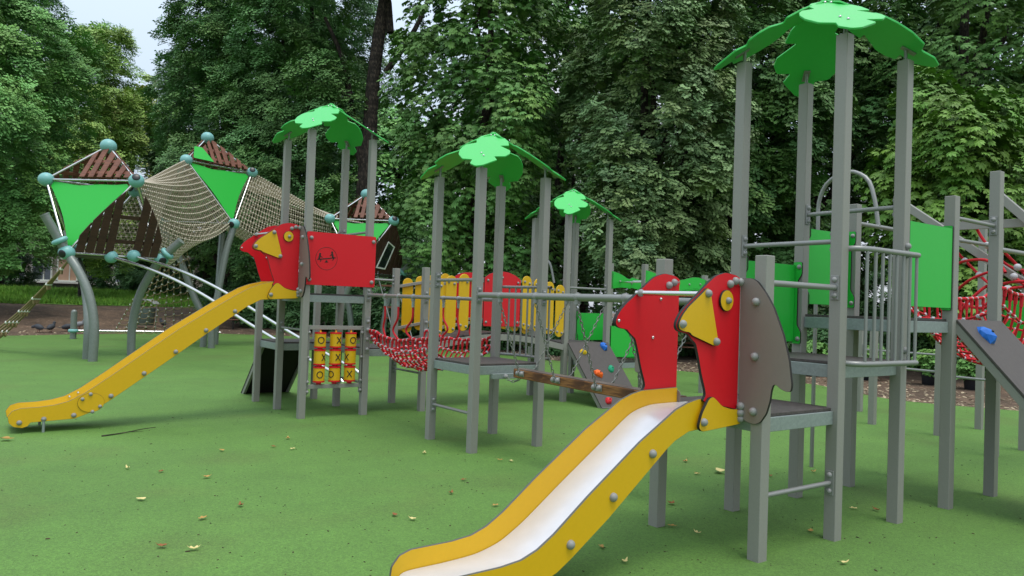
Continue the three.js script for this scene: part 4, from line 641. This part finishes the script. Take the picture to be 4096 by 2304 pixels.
// ---------------------------------------------------------------- trees
function leafGeo(kind) {
  const pos = [], tri = (a, b, c) => pos.push(...a, ...b, ...c);
  const leaflet = (ox, oy, oz, ang, len, wid, droop, roll = 0) => {
    const c = Math.cos(ang), s = Math.sin(ang), pt = (l, w, y) => [ox + c * l - s * w, oy + y + w * roll, oz + s * l + c * w], d = droop;
    const b = pt(0, 0, 0), m1 = pt(len * .5, 0, -d * len * .3), t = pt(len, 0, -d * len), L = pt(len * .62, wid, -d * len * .5 + wid * .22), R = pt(len * .62, -wid, -d * len * .5 + wid * .22), l2 = pt(len * .3, wid * .6, -d * len * .15 + wid * .1), r2 = pt(len * .3, -wid * .6, -d * len * .15 + wid * .1);
    tri(b, l2, m1); tri(l2, L, m1); tri(L, t, m1); tri(b, m1, r2); tri(r2, m1, R); tri(R, m1, t);
  };
  if (kind === 'palm') for (let i = 0; i < 7; i++) { const a = (i - 3) * .62; leaflet(0, 0, 0, a, .185 * (1 - .13 * Math.abs(i - 3)), .042 * (1 - .1 * Math.abs(i - 3)), .35 + .1 * (i % 2)); }
  else if (kind === 'round') for (let i = 0; i < 9; i++) { const k = i / 9; leaflet(-.16 + .3 * k, .02 * Math.sin(i * 2.4), (i % 2 ? 1 : -1) * .02, (i % 2 ? 1 : -1) * (1.15 - .7 * k) + rr(-.3, .3), .125, .05, rr(-.1, .5), rr(-.35, .35)); }
  else if (kind === 'fine') for (let i = 0; i < 12; i++) { const k = i / 12; leaflet(-.2 + .38 * k, rr(-.05, .05), (i % 2 ? 1 : -1) * .02, (i % 2 ? 1 : -1) * (1.2 - .6 * k) + rr(-.3, .3), .105, .033, rr(0, .6), rr(-.35, .35)); }
  else for (let i = 0; i < 8; i++) leaflet(rr(-.2, .2), rr(-.1, .1), rr(-.2, .2), rr(0, 6.3), .24, .085, rr(-.2, .6), rr(-.3, .3));
  const g = new THREE.BufferGeometry(); g.setAttribute('position', new THREE.Float32BufferAttribute(pos, 3)); g.computeVertexNormals(); return g;
}
const LG = { palm: leafGeo('palm'), round: leafGeo('round'), fine: leafGeo('fine'), coarse: leafGeo('coarse') };
const leafMat = hex => new THREE.MeshPhysicalMaterial({ color: hex, roughness: .62, side: THREE.DoubleSide });
const LM = { deep: leafMat(0x5b8645), chest: leafMat(0x628f45), bright: leafMat(0x618a33), grey: leafMat(0x74925e), soft: leafMat(0x6c9a5b), pale: leafMat(0x9db066), shrub: leafMat(0x4a7440), left: leafMat(0x70a557), lit: leafMat(0x8fb35a) };
const barkMap = tex(256, (i, j) => { const r = Math.abs(fbm(i / 256 * 18, j / 256 * 5, 90, 5, 101) - .5) * 2, k = .35 + 1.1 * r + .3 * (fbm(i / 256 * 40, j / 256 * 40, 40, 3, 102) - .5); return [92 * k, 80 * k, 70 * k]; }, 1.1);
M.bark = std(0xffffff, { map: barkMap, roughness: .95, bumpMap: barkMap, bumpScale: .02 });
const tmpM = new THREE.Matrix4(), tmpC = new THREE.Color();
function crown(t, blobs, kind, mat, clumps, per, rc, scale, opts = {}) {
  const list = []; const tot = blobs.reduce((s, b) => s + b[3] * b[4] + b[3] * b[5], 0);
  for (const b of blobs) {
    const n = Math.round(clumps * (b[3] * b[4] + b[3] * b[5]) / tot);
    for (let i = 0; i < n; i++) {
      let x, y, z, l; do { x = rr(-1, 1); y = rr(-1, 1); z = rr(-1, 1); l = Math.hypot(x, y, z); } while (l > 1 || l < .2); x /= l; y /= l; z /= l;
      if (z < -.25 && y < .5 && rnd() < .6) { z = -z; }                 // fewer clumps on the far side, which only shades
      const rad = rnd() < .28 ? rr(.35, .75) : rr(.8, 1.08), c = P3(b[0] + x * b[3] * rad, b[1] + y * b[4] * rad, b[2] + z * b[5] * rad);
      if (c.y < (opts.floor ?? .5)) continue;
      let buried = false; for (const o of blobs) if (o !== b) { const d = Math.hypot((c.x - o[0]) / o[3], (c.y - o[1]) / o[4], (c.z - o[2]) / o[5]); if (d < .6) buried = true; } if (buried && rnd() < .75) continue;
      const N = P3(x, y * .7 + .25, z).normalize(), T = P3(-N.z, rr(-.2, .2), N.x).normalize(), B2 = N.clone().cross(T), R = rc * rr(.6, 1.3), tone = rr(.72, 1.22), yel = rr(.9, 1.12);
      const m = Math.round(per * rr(.6, 1.3));
      for (let j = 0; j < m; j++) {
        const a = rr(0, 6.2832), q = Math.sqrt(rnd()), px = Math.cos(a) * q, py = Math.sin(a) * q * .75, p = c.clone().addScaledVector(T, px * R).addScaledVector(B2, py * R).addScaledVector(N, (-.4 * q * q + rr(-.22, .22)) * R);
        const up = P3(N.x * .55 + rr(-.4, .4), .75 + rr(-.3, .3), N.z * .55 + rr(-.4, .4)).normalize(), out = T.clone().multiplyScalar(px).addScaledVector(B2, py).addScaledVector(N, .35); out.addScaledVector(up, -out.dot(up)).normalize(); const side = out.clone().cross(up), s = scale * rr(.7, 1.25);
        list.push([out, up, side, p, s, tone * rr(.88, 1.12), yel]);
      }
    }
  }
  const im = new THREE.InstancedMesh(LG[kind], mat, list.length);
  list.forEach(([x, y, z, p, s, k, yl], i) => { tmpM.makeBasis(x, y, z).scale(P3(s, s, s)).setPosition(p.x + t._o[0], p.y + t._o[1], p.z + t._o[2]); im.setMatrixAt(i, tmpM); tmpC.setRGB(k * yl, k, k * (2 - yl) * .95); im.setColorAt(i, tmpC); });
  im.name = 'crown'; im.userData.kind = 'stuff'; im.castShadow = im.receiveShadow = true; t.add(im);
}
function limb(p, q, r0, r1, wob = .3, seg = 10) {               // tapered, slightly bent
  const m1 = lerp(p, q, .35).add(P3(rr(-wob, wob), 0, rr(-wob, wob))), m2 = lerp(p, q, .7).add(P3(rr(-wob, wob), rr(0, wob), rr(-wob, wob))), g = new THREE.TubeGeometry(new THREE.CatmullRomCurve3([p, m1, m2, q]), seg, 1, 9), P = g.attributes.position, N = g.attributes.normal;
  for (let i = 0; i < P.count; i++) { const k = Math.floor(i / 10) / seg, r = r0 + (r1 - r0) * k, d = (1 - r); P.setXYZ(i, P.getX(i) - N.getX(i) * d, P.getY(i) - N.getY(i) * d, P.getZ(i) - N.getZ(i) * d); } return g;
}
function tree(name, label, x, z, h, base, R, kind, mat, clumps, per, o = {}) {
  const y0 = groundY(x, z), t = thingW(name, label, 'tree', x, y0, z, o.group || 'park trees behind the playground'), blobs = [], cy = (h + base) / 2 + y0, ry = (h - base) / 2;
  blobs.push([x, cy, z, R * .82, ry * .95, R * .82]);
  for (let i = 0; i < (o.lumps ?? 9); i++) { const a = i * 2.4 + rr(-.4, .4), k = (i + .5) / (o.lumps ?? 9), yy = base + y0 + (h - base) * (.1 + .8 * k), w = Math.sin(Math.PI * (.15 + .75 * k)); blobs.push([x + Math.cos(a) * R * .62 * w, yy, z + Math.sin(a) * R * .62 * w, R * rr(.36, .52), (h - base) * rr(.10, .16) + .5, R * rr(.36, .52)]); }
  crown(t, blobs, kind, mat, clumps, per, o.rc ?? .75, o.scale ?? 1, { floor: y0 + base * .6 });
  const tr = o.tr ?? .05 * R + .08, top = P3(x + rr(-.4, .4), y0 + h * .8, z + rr(-.4, .4));
  const T = part(t, 'trunk', limb(P3(x, y0 - .2, z), top, tr, tr * .25, .35, 14), M.bark);
  for (let i = 1; i < Math.min(blobs.length, 8); i++) { const b = blobs[i], k = Math.max(.1, Math.min(.75, (b[1] - y0) / h - .2)), p = lerp(P3(x, y0, z), top, k / .8 * .9); part(T, 'limb', limb(p, P3(b[0], b[1], b[2]), tr * .45, tr * .12, .4, 8), M.bark); }
  return t;
}
tree('linden_tree', 'large mid-green tree at the left edge with foliage hanging low', -25.4, -35.5, 18, 2.2, 5.7, 'fine', LM.left, 694, 34, { rc: .8, scale: 1.22 });
tree('linden_tree', 'pale far tree below the patch of open sky', -31.5, -62, 17.5, 2, 5.5, 'coarse', LM.pale, 291, 29, { rc: 1.1, scale: 1.08 });
tree('linden_tree', 'light yellow-green tree left of the sky patch behind the large left tree', -28.4, -50, 18.8, 2, 4.0, 'fine', LM.lit, 470, 29, { rc: .85, scale: 1.44 });
tree('linden_tree', 'dark small-leaved tree just right of the sky patch', -16.0, -42, 23, 2.4, 4.6, 'fine', LM.soft, 627, 34, { rc: .8, scale: 1.30 });
tree('linden_tree', 'dark small-leaved tree above the highest climbing pod', -11.6, -40.5, 23, 2.4, 5.2, 'fine', LM.soft, 672, 34, { rc: .8, scale: 1.26 });
tree('chestnut_tree', 'dark chestnut tree with fans of leaves filling the centre', -1.4, -30.5, 20, .9, 4.4, 'palm', LM.chest, 694, 29, { rc: .75, scale: 1.12 });
tree('round_leaved_tree', 'grey-green tree with rounded leaves above the parrot heads', 5.0, -27.5, 18, 1.0, 4.0, 'round', LM.grey, 784, 31, { rc: .7, scale: 0.90 });
tree('round_leaved_tree', 'darker tree right behind the large tower', 9.2, -31, 21, 1.3, 4.6, 'round', LM.deep, 627, 29, { rc: .75, scale: 1.08 });
tree('chestnut_tree', 'low bright yellow-green chestnut at the right, behind the sloping net frame', 13.6, -23.2, 9.2, .9, 2.9, 'palm', LM.bright, 448, 27, { rc: .6, scale: 1.12, lumps: 8 });
tree('chestnut_tree', 'tall dark chestnut at the top right corner', 18.6, -31, 24, 3, 5.8, 'palm', LM.chest, 717, 29, { rc: .8, scale: 1.22 });
tree('round_leaved_tree', 'shaded tree between the large tower and the bright chestnut', 13.2, -34, 23, 1.4, 5.2, 'round', LM.deep, 538, 29, { rc: .8, scale: 1.17 });
tree('chestnut_tree', 'shaded chestnut behind the centre trees', 2.0, -38.5, 23, 1.4, 5.6, 'palm', LM.deep, 470, 27, { rc: .9, scale: 1.26 });
tree('chestnut_tree', 'chestnut outside the right frame edge', 23.5, -24, 16, 1.5, 4.6, 'palm', LM.chest, 269, 27, { rc: .9, scale: 1.17 });
tree('linden_tree', 'tree outside the left frame edge', -33, -36, 18, 2.5, 5.5, 'coarse', LM.left, 224, 27, { rc: 1, scale: 0.99 });
{ // tree with the visible dark forked trunk
  const x = -7.0, z = -37, y0 = groundY(x, z), t = thingW('linden_tree', 'tree with thick dark forked trunk rising behind the left tower', 'tree', x, y0, z, 'park trees behind the playground');
  const f = P3(x - .35, 8.2, z), T = part(t, 'trunk', limb(P3(x - .3, y0 - .2, z), f, .52, .42, .12, 12), M.bark);
  part(T, 'limb', limb(f.clone().add(P3(.05, -.5, 0)), P3(x + 1.15, 23, z - .3), .4, .2, .35, 16), M.bark); part(T, 'limb', limb(f.clone().add(P3(0, -.4, 0)), P3(x - 2.6, 15.5, z + .4), .27, .08, .4, 12), M.bark); part(T, 'limb', limb(P3(x + .55, 15, z), P3(x - 1.8, 21.5, z + 1), .2, .06, .5, 10), M.bark); part(T, 'limb', limb(P3(x + .4, 13, z), P3(x + 3.2, 18.5, z + .6), .17, .05, .5, 10), M.bark); part(T, 'limb', limb(P3(x - 1.3, 11.5, z), P3(x - 3.6, 13, z + 1), .13, .04, .4, 8), M.bark);
  const bl = [[x - 3.2, 17.5, z, 2.8, 3.4, 2.6], [x + 3.1, 19, z, 2.5, 3.2, 2.5], [x, 23, z, 3.5, 2.8, 3], [x - 2.6, 12.6, z + .6, 1.9, 1.4, 1.7], [x + 2.4, 14, z + .3, 1.6, 1.3, 1.5], [x + .4, 17.6, z + 1.2, 1.4, 1.2, 1.0], [x - 1.7, 6.0, z + .6, 1.8, 2.0, 1.4], [x + 1.7, 5.2, z - .4, 1.5, 2.4, 1.3]];
  crown(t, bl, 'fine', LM.deep, 250, 26, .7, 1.35, { floor: 2 });
}
for (const [i, x, z, h, mat] of [[0, -46, -56, 20, 'left'], [1, -39.5, -58, 20, 'left'], [2, -22.5, -56, 20, 'deep'], [3, -16, -58, 24, 'deep'], [4, -9.6, -60, 16, 'left'], [5, -1.5, -54, 21, 'deep'], [6, 5, -53, 23, 'deep'], [7, 11.5, -51, 23, 'deep'], [8, 18, -48, 24, 'deep'], [9, 24.5, -44, 24, 'deep'], [10, 30, -38, 22, 'deep']])
  tree('background_tree', ['far tree at the left edge behind the white-silled building', 'far tree above the left end of the building', 'far tree behind the dark tree beside the sky patch', 'far tree behind the highest pod', 'far tree showing through the gap beside the forked trunk', 'far tree hidden behind the dark centre chestnut', 'far tree behind the grey-green tree', 'far tree behind the large tower', 'far tree behind the sloping net frame', 'far tree at the upper right', 'far tree at the right edge'][i], x, z, h, 1.2, 5.4, 'coarse', LM[mat], 258, 29, { rc: 1.25, scale: 1.35, lumps: 8, group: 'background row of trees' });
// shrubs under the trees
[[-12.2, -39.6, 2.6, 2.1], [-9.4, -38.6, 2.9, 2.2], [-6.6, -36.6, 2.7, 2.1], [-3.8, -34.2, 2.3, 2.0], [-.6, -31, 1.7, 1.8], [2.6, -29.4, 1.5, 1.8], [5.9, -29.6, 1.6, 1.9], [9.2, -27.6, 1.8, 2.0], [12.4, -25.8, 2.0, 2.1], [15.6, -23.4, 2.0, 2.1], [19, -20.6, 2.2, 2.2], [7.4, -33.5, 3.2, 2.6], [12, -31, 3.2, 2.6], [-15.2, -43, 2.5, 2.3], [-6.2, -42, 4.2, 3.0], [0, -43, 4, 3.5], [16, -29, 3.4, 2.8], [-41, -62, 3.6, 2.8], [-31.6, -62, 3.8, 2.6], [-28.4, -60, 3.4, 2.6], [-25, -58, 3.4, 2.6]].forEach(([x, z, h, R], i) => {
  const y0 = groundY(x, z), t = thingW('shrub', 'dark green shrub ' + ['beside the litter bin', 'behind the long slide', 'behind the left tower', 'behind the rope net', 'behind the arched bridge', 'behind the middle tower', 'behind the back tower', 'behind the parrot heads', 'behind the large tower', 'behind the potted plants', 'at the right edge', 'deep behind the parrot heads', 'deep behind the fire pole', 'at the foot of the dark left trees', 'at the foot of the forked trunk', 'deep behind the rope net', 'deep behind the potted plants', 'before the building at the left frame edge', 'before the building right of its red door', 'above the grass behind the bent columns', 'above the grass behind the litter bin'][i], 'shrub', x, y0, z, 'shrub belt');
  crown(t, [[x, y0 + h * .5, z, R, h * .55, R * .8], [x - R * .5, y0 + h * .4, z + .4, R * .6, h * .4, R * .6], [x + R * .5, y0 + h * .45, z + .3, R * .6, h * .45, R * .6]], i % 3 ? 'fine' : 'round', LM.shrub, 110, 24, .5, 1.1, { floor: y0 + .05 });
  part(t, 'stems', [0, 1, 2].map(k => limb(P3(x + (k - 1) * .3, y0 - .1, z), P3(x + (k - 1) * R * .5, y0 + h * .7, z + .2), .05, .02, .1, 6)), M.bark);
});
// ---------------------------------------------------------------- building glimpsed under the left trees
{
  const z = -70, t = thingW('building', 'low pale building with white sill line glimpsed under the left trees', 'building', -46, 1.3, z);
  part(t, 'wall', rbox(-46, 4.2, z - 3, 38, 5.6, 6, .02), std(0xffffff, { map: mottle(0x98928a, .1, 20, 4, 111), roughness: .9 }));
  part(t, 'plinth', rbox(-46, 1.85, z + .06, 38.1, .7, .3, .02), std(0x4b5048, { roughness: .9 })); part(t, 'sill_line', rbox(-46, 2.33, z + .18, 38.2, .17, .5, .02), M.white);
  part(t, 'roof', rbox(-46, 7.1, z - 3, 38.6, .25, 6.8, .03), std(0x6a6660, { roughness: .9 }));
  const glass = new THREE.MeshPhysicalMaterial({ color: 0x3b4248, roughness: .1, clearcoat: 1 }), redm = std(0x8c2f2a), grey = std(0x8a94a0), peach = std(0xc9a58c);
  [-61, -58, -55, -52, -49, -46, -43.6, -41.2, -38.6, -36, -33.4, -30.5].forEach((x, i) => { const w = part(t, 'window', [rbox(x - .92, 3.5, z + .03, .14, 2.1, .16), rbox(x + .92, 3.5, z + .03, .14, 2.1, .16), rbox(x, 4.55, z + .03, 1.98, .14, .16), rbox(x, 2.5, z + .03, 1.98, .12, .16), rbox(x + .2, 3.5, z + .03, .09, 2.0, .13)], M.white); part(w, 'pane', rbox(x, 3.5, z + .01, 1.8, 2.0, .05), [glass, grey, glass, peach][i % 4]); });
  part(t, 'red_door', rbox(-39.9, 3.4, z + .05, .5, 2.1, .12), redm);
}
// ---------------------------------------------------------------- litter bin, benches, pigeons, pots
{
  const x = -17.1, z = -35.4, y = groundY(x, z), t = thingW('litter_bin', 'grey-green litter bin with curved metal hood beyond the rubber', 'litter bin', x, y, z);
  part(t, 'bin_body', new THREE.LatheGeometry([[.001, .18], [.36, .18], [.41, .95], [.43, .97], [.39, .99], [.001, .97]].map(([a, b]) => new THREE.Vector2(a, b)), 24).translate(x, y, z), std(0x5f6f66, { roughness: .6 }));
  for (const s of [-1, 1]) part(t, 'frame_post', cyl(P3(x + s * .48, y - .05, z), P3(x + s * .48, y + 1.2, z), .025, 8), M.steel);
  const hood = new THREE.CylinderGeometry(.75, .75, .62, 18, 1, true, -.75, 1.5); hood.rotateX(Math.PI / 2); hood.rotateZ(0); hood.rotateY(0); const hg = new THREE.CylinderGeometry(.78, .78, .6, 18, 1, true, Math.PI / 2 - .7, 1.4); hg.rotateX(-Math.PI / 2); hg.rotateZ(Math.PI / 2 * 0);
  const arc = [...Array(11)].map((_, i) => { const a = -.75 + i * .15; return [Math.sin(a) * .78, Math.cos(a) * .78]; }), o2 = arc.map(([a, b]) => [a * .96, b * .96]).reverse();
  part(t, 'hood', onPlane(plate([...arc, ...o2], .62, 0, .004), P3(x, y + .62, z - .31), P3(1, 0, 0), P3(0, 1, 0)), std(0xa2a9a5, { roughness: .45, metalness: .3 }));
}
function bench(label, x, z, turn) {
  const t = thingW('park_bench', label, 'bench', x, groundY(x, z), z, 'park benches'); t.rotation.y = turn; t._o = [0, 0, 0];
  for (let i = 0; i < 4; i++) part(t, 'seat_slat', rbox(0, .47, .1 + i * .12, 2.0, .045, .1, .008), M.bench);
  for (let i = 0; i < 3; i++) { const g = rbox(0, 0, 0, 2.0, .12, .04, .008); g.rotateX(-.2); g.translate(0, .62 + i * .16, .02 - i * .035); part(t, 'back_slat', g, M.bench); }
  for (const s of [-.75, .75]) { part(t, 'leg', [rbox(s, .22, .1, .07, .46, .07), rbox(s, .22, .45, .07, .46, .07), rbox(s, .42, .27, .07, .06, .42)], M.black); part(t, 'back_support', limb(P3(s, .4, .06), P3(s, 1.05, -.08), .03, .03, .001, 4), M.black); }
}
bench('brown slatted bench on the soil seen between the two parrot heads', 6.5, -27.4, -.2); bench('brown slatted bench beyond the long slide at left', -14.6, -37.6, .35);
{
  const body = new THREE.LatheGeometry([[.001, -.17], [.045, -.15], [.075, -.08], [.085, 0], [.075, .07], [.05, .12], [.02, .15], [.001, .155]].map(([a, b]) => new THREE.Vector2(a, b)), 14).rotateZ(-Math.PI / 2).rotateZ(.25).translate(0, .17, 0);
  const plum = std(0x3c4046, { roughness: .7 }), pale = std(0x85888c, { roughness: .7 });
  [[-19.14, -30.69, 2.9, 'pecking'], [-18.86, -31.05, 1.5, 'up'], [-18.6, -31.75, .2, 'pecking'], [-18.92, -33.19, .1, 'up'], [-16.76, -36.44, 2.6, 'up']].forEach(([x, z, a, pose], i) => {
    const y = groundY(x, z), t = thingW('pigeon', 'grey pigeon ' + ['pecking at the soil, leftmost of the flock', 'standing second from the left', 'just left of the bollard', 'pale, just right of the bollard', 'near the litter bin'][i], 'pigeon', x, y, z, 'pigeons on the soil'); t.rotation.y = a; t._o = [0, 0, 0]; t.scale.setScalar(1.35);
    const hd = pose === 'up' ? P3(.14, .30, 0) : P3(.22, .16, 0);
    part(t, 'body', [body.clone(), ball(hd, .042, 12, 9), limb(P3(.1, .19, 0), hd, .055, .036, .001, 5), cyl(hd.clone().add(P3(.035, -.005, 0)), hd.clone().add(P3(.075, -.018, 0)), .011, 6, .003), rbox(-.2, .13, 0, .14, .014, .07, .004)], i === 3 ? pale : plum);
    for (const s of [-.03, .03]) part(t, 'leg', cyl(P3(0, 0, s), P3(0, .12, s), .008, 6), std(0x8c4a44));
  });
}
[[11.57, -20.84], [12.08, -19.74], [9.1, -22.7], [14.2, -18.6], [10.4, -21.9]].forEach(([x, z], i) => {
  const y = groundY(x, z), t = thingW('potted_plant', 'leafy plant in a black nursery pot ' + ['left of the leg beside the balcony', 'below the red net', 'beyond the fire pole', 'at the right edge', 'behind the balcony bars'][i], 'potted plant', x, y, z, 'potted plants waiting on the soil');
  part(t, 'pot', new THREE.LatheGeometry([[.001, 0], [.17, 0], [.2, .34], [.225, .36], [.225, .4], [.19, .4], [.18, .34], [.001, .33]].map(([a, b]) => new THREE.Vector2(a, b)), 18).translate(x, y, z), std(0x1c2026, { roughness: .6 }));
  crown(t, [[x, y + .72, z, .42, .36, .42]], 'round', LM.chest, 16, 12, .24, .8, { floor: y + .35 });
  part(t, 'stems', [0, 1, 2].map(k => limb(P3(x + (k - 1) * .04, y + .32, z), P3(x + (k - 1) * .2, y + .85, z + rr(-.1, .1)), .012, .006, .03, 5)), M.bark);
});
// wood chips and stones along the soil edge
{
  const g = new THREE.DodecahedronGeometry(.05, 0); g.scale(1.3, .4, .8); const n = 2600, im = new THREE.InstancedMesh(g, std(0xb0a48e, { roughness: .9 }), n), q = new THREE.Quaternion(); let k = 0, guard = 0;
  while (k < n && guard++ < 90000) { const x = rr(-20, 22), z = rr(-38, -12), d = beyond(x, z); if (d < .03 || d > 4.5 || rnd() < d / 4.6 || (x < 0 && rnd() < .85)) continue; q.setFromEuler(new THREE.Euler(rr(-.3, .3), rr(0, 6.3), rr(-.3, .3))); const s = rr(.3, 1.1); tmpM.compose(P3(x, groundY(x, z) + .012, z), q, P3(s, s, s)); im.setMatrixAt(k, tmpM); const v = rr(.35, 1.15); tmpC.setRGB(v, v * .94, v * .86); im.setColorAt(k++, tmpC); }
  im.count = k; im.name = 'wood_chips'; im.userData = { kind: 'stuff', label: 'pale wood chips and pebbles scattered on the brown soil', category: 'wood chips' }; im.castShadow = im.receiveShadow = true; scene.add(im);
}
// ---------------------------------------------------------------- fallen leaves, crumbs and a twig on the rubber
{
  const dry = [std(0xb08a4a, { roughness: .8 }), std(0xd2c384, { roughness: .8 }), std(0x86552c, { roughness: .8 })];
  const leafShape = k => { const pts = []; for (let i = 0; i < 16; i++) { const a = i / 16 * 6.2832, r = 1 + .28 * Math.cos(a * (3 + k)) + .1 * Math.sin(a * 5); pts.push([Math.cos(a) * r * .05, Math.sin(a) * r * .03]); } const g = new THREE.ExtrudeGeometry(shapeOf(pts), { depth: .0015, bevelEnabled: false }); g.rotateX(-Math.PI / 2); const p = g.attributes.position; for (let i = 0; i < p.count; i++) { const x = p.getX(i), z = p.getZ(i); p.setY(i, p.getY(i) + .012 + 7 * x * x * (k % 2 ? 1 : .3) + 9 * z * z); } g.computeVertexNormals(); return g; };
  const LS = [0, 1, 2, 3].map(leafShape), spots = [[-5.93, -9.00, 1.9],[-3.88, -7.79, 1],[-3.49, -7.70, 1],[-2.96, -7.53, 1],[-3.18, -6.65, 1],[-2.28, -6.57, 1],[-2.44, -6.16, 1],[-2.20, -5.42, 1],[-2.81, -9.15, 1],[-2.80, -9.71, 1],[-2.55, -9.06, 1],[-2.44, -5.45, 1],[-3.31, -8.83, 1],[-0.98, -9.09, 0.9],[-0.43, -7.80, 0.9],[-0.07, -8.83, 0.9],[0.06, -8.81, 0.9],[-0.51, -7.25, 0.9],[-0.08, -6.86, 0.9],[-0.76, -6.34, 0.9],[-0.93, -6.45, 0.9],[2.17, -9.15, 0.9],[2.14, -8.47, 0.9],[1.57, -7.14, 0.9],[0.75, -5.79, 0.9],[0.88, -5.47, 0.9],[2.16, -9.15, 0.8],[2.14, -8.48, 0.8],[2.42, -8.60, 2],[1.57, -7.15, 0.9],[1.42, -6.41, 0.9],[1.59, -6.23, 0.9],[2.97, -8.50, 0.9],[3.57, -8.80, 0.9],[3.31, -7.20, 0.9],[3.51, -7.17, 1],[2.59, -6.41, 0.9],[2.52, -5.61, 0.9]];
  spots.forEach(([x, z, s], i) => { const m = new THREE.Mesh(LS[i % 4], dry[i % 3]); m.name = numbered('fallen_leaf'); m.position.set(x, .007, z); m.rotation.y = i * 2.3; m.scale.set(s * .75, s * .9, s * rr(.55, .8)); m.castShadow = m.receiveShadow = true; m.userData = i === 0 ? { label: 'largest dry leaf lying at the lower left frame edge', category: 'leaf', group: 'dry leaves on the rubber' } : { label: 'small dry leaf lying on the green rubber surface', category: 'leaf', group: 'dry leaves on the rubber' }; scene.add(m); });
  const tw = thingW('twig', 'thin dry twig lying on the rubber below the long slide', 'twig', -4.86, 0, -9.75); part(tw, 'stem', [limb(P3(-5.05, .012, -9.46), P3(-4.68, .03, -10.1), .009, .004, .05, 12), limb(P3(-4.86, .018, -9.78), P3(-4.72, .02, -9.85), .004, .002, .01, 5)], M.bark);
  const cg = new THREE.IcosahedronGeometry(.007, 0), n = 2200, im = new THREE.InstancedMesh(cg, std(0x3a2f20, { roughness: .9 }), n), q = new THREE.Quaternion(); cg.scale(1.6, .5, .7); let k = 0;
  while (k < n) { const d = 4 + 22 * Math.pow(rnd(), 1.6), a = rr(-.62, .62), x = Math.sin(a) * d, z = -Math.cos(a) * d; if (beyond(x, z) > 0) continue; q.setFromAxisAngle(Y, rr(0, 6.3)); const s = rr(.25, 1.1) * (rnd() < .06 ? 1.8 : 1); tmpM.compose(P3(x, .006, z), q, P3(s, s, s)); im.setMatrixAt(k, tmpM); const v = rr(.4, 1.6); tmpC.setRGB(v, v, v); im.setColorAt(k++, tmpC); }
  im.name = 'crumbs'; im.userData = { kind: 'stuff', label: 'dark specks of bark and dirt strewn on the green rubber', category: 'debris' }; im.receiveShadow = true; scene.add(im);
}
scene.traverse(o => { if (o.isMesh) { o.castShadow = true; o.receiveShadow = true; } });
renderer.render(scene, camera);
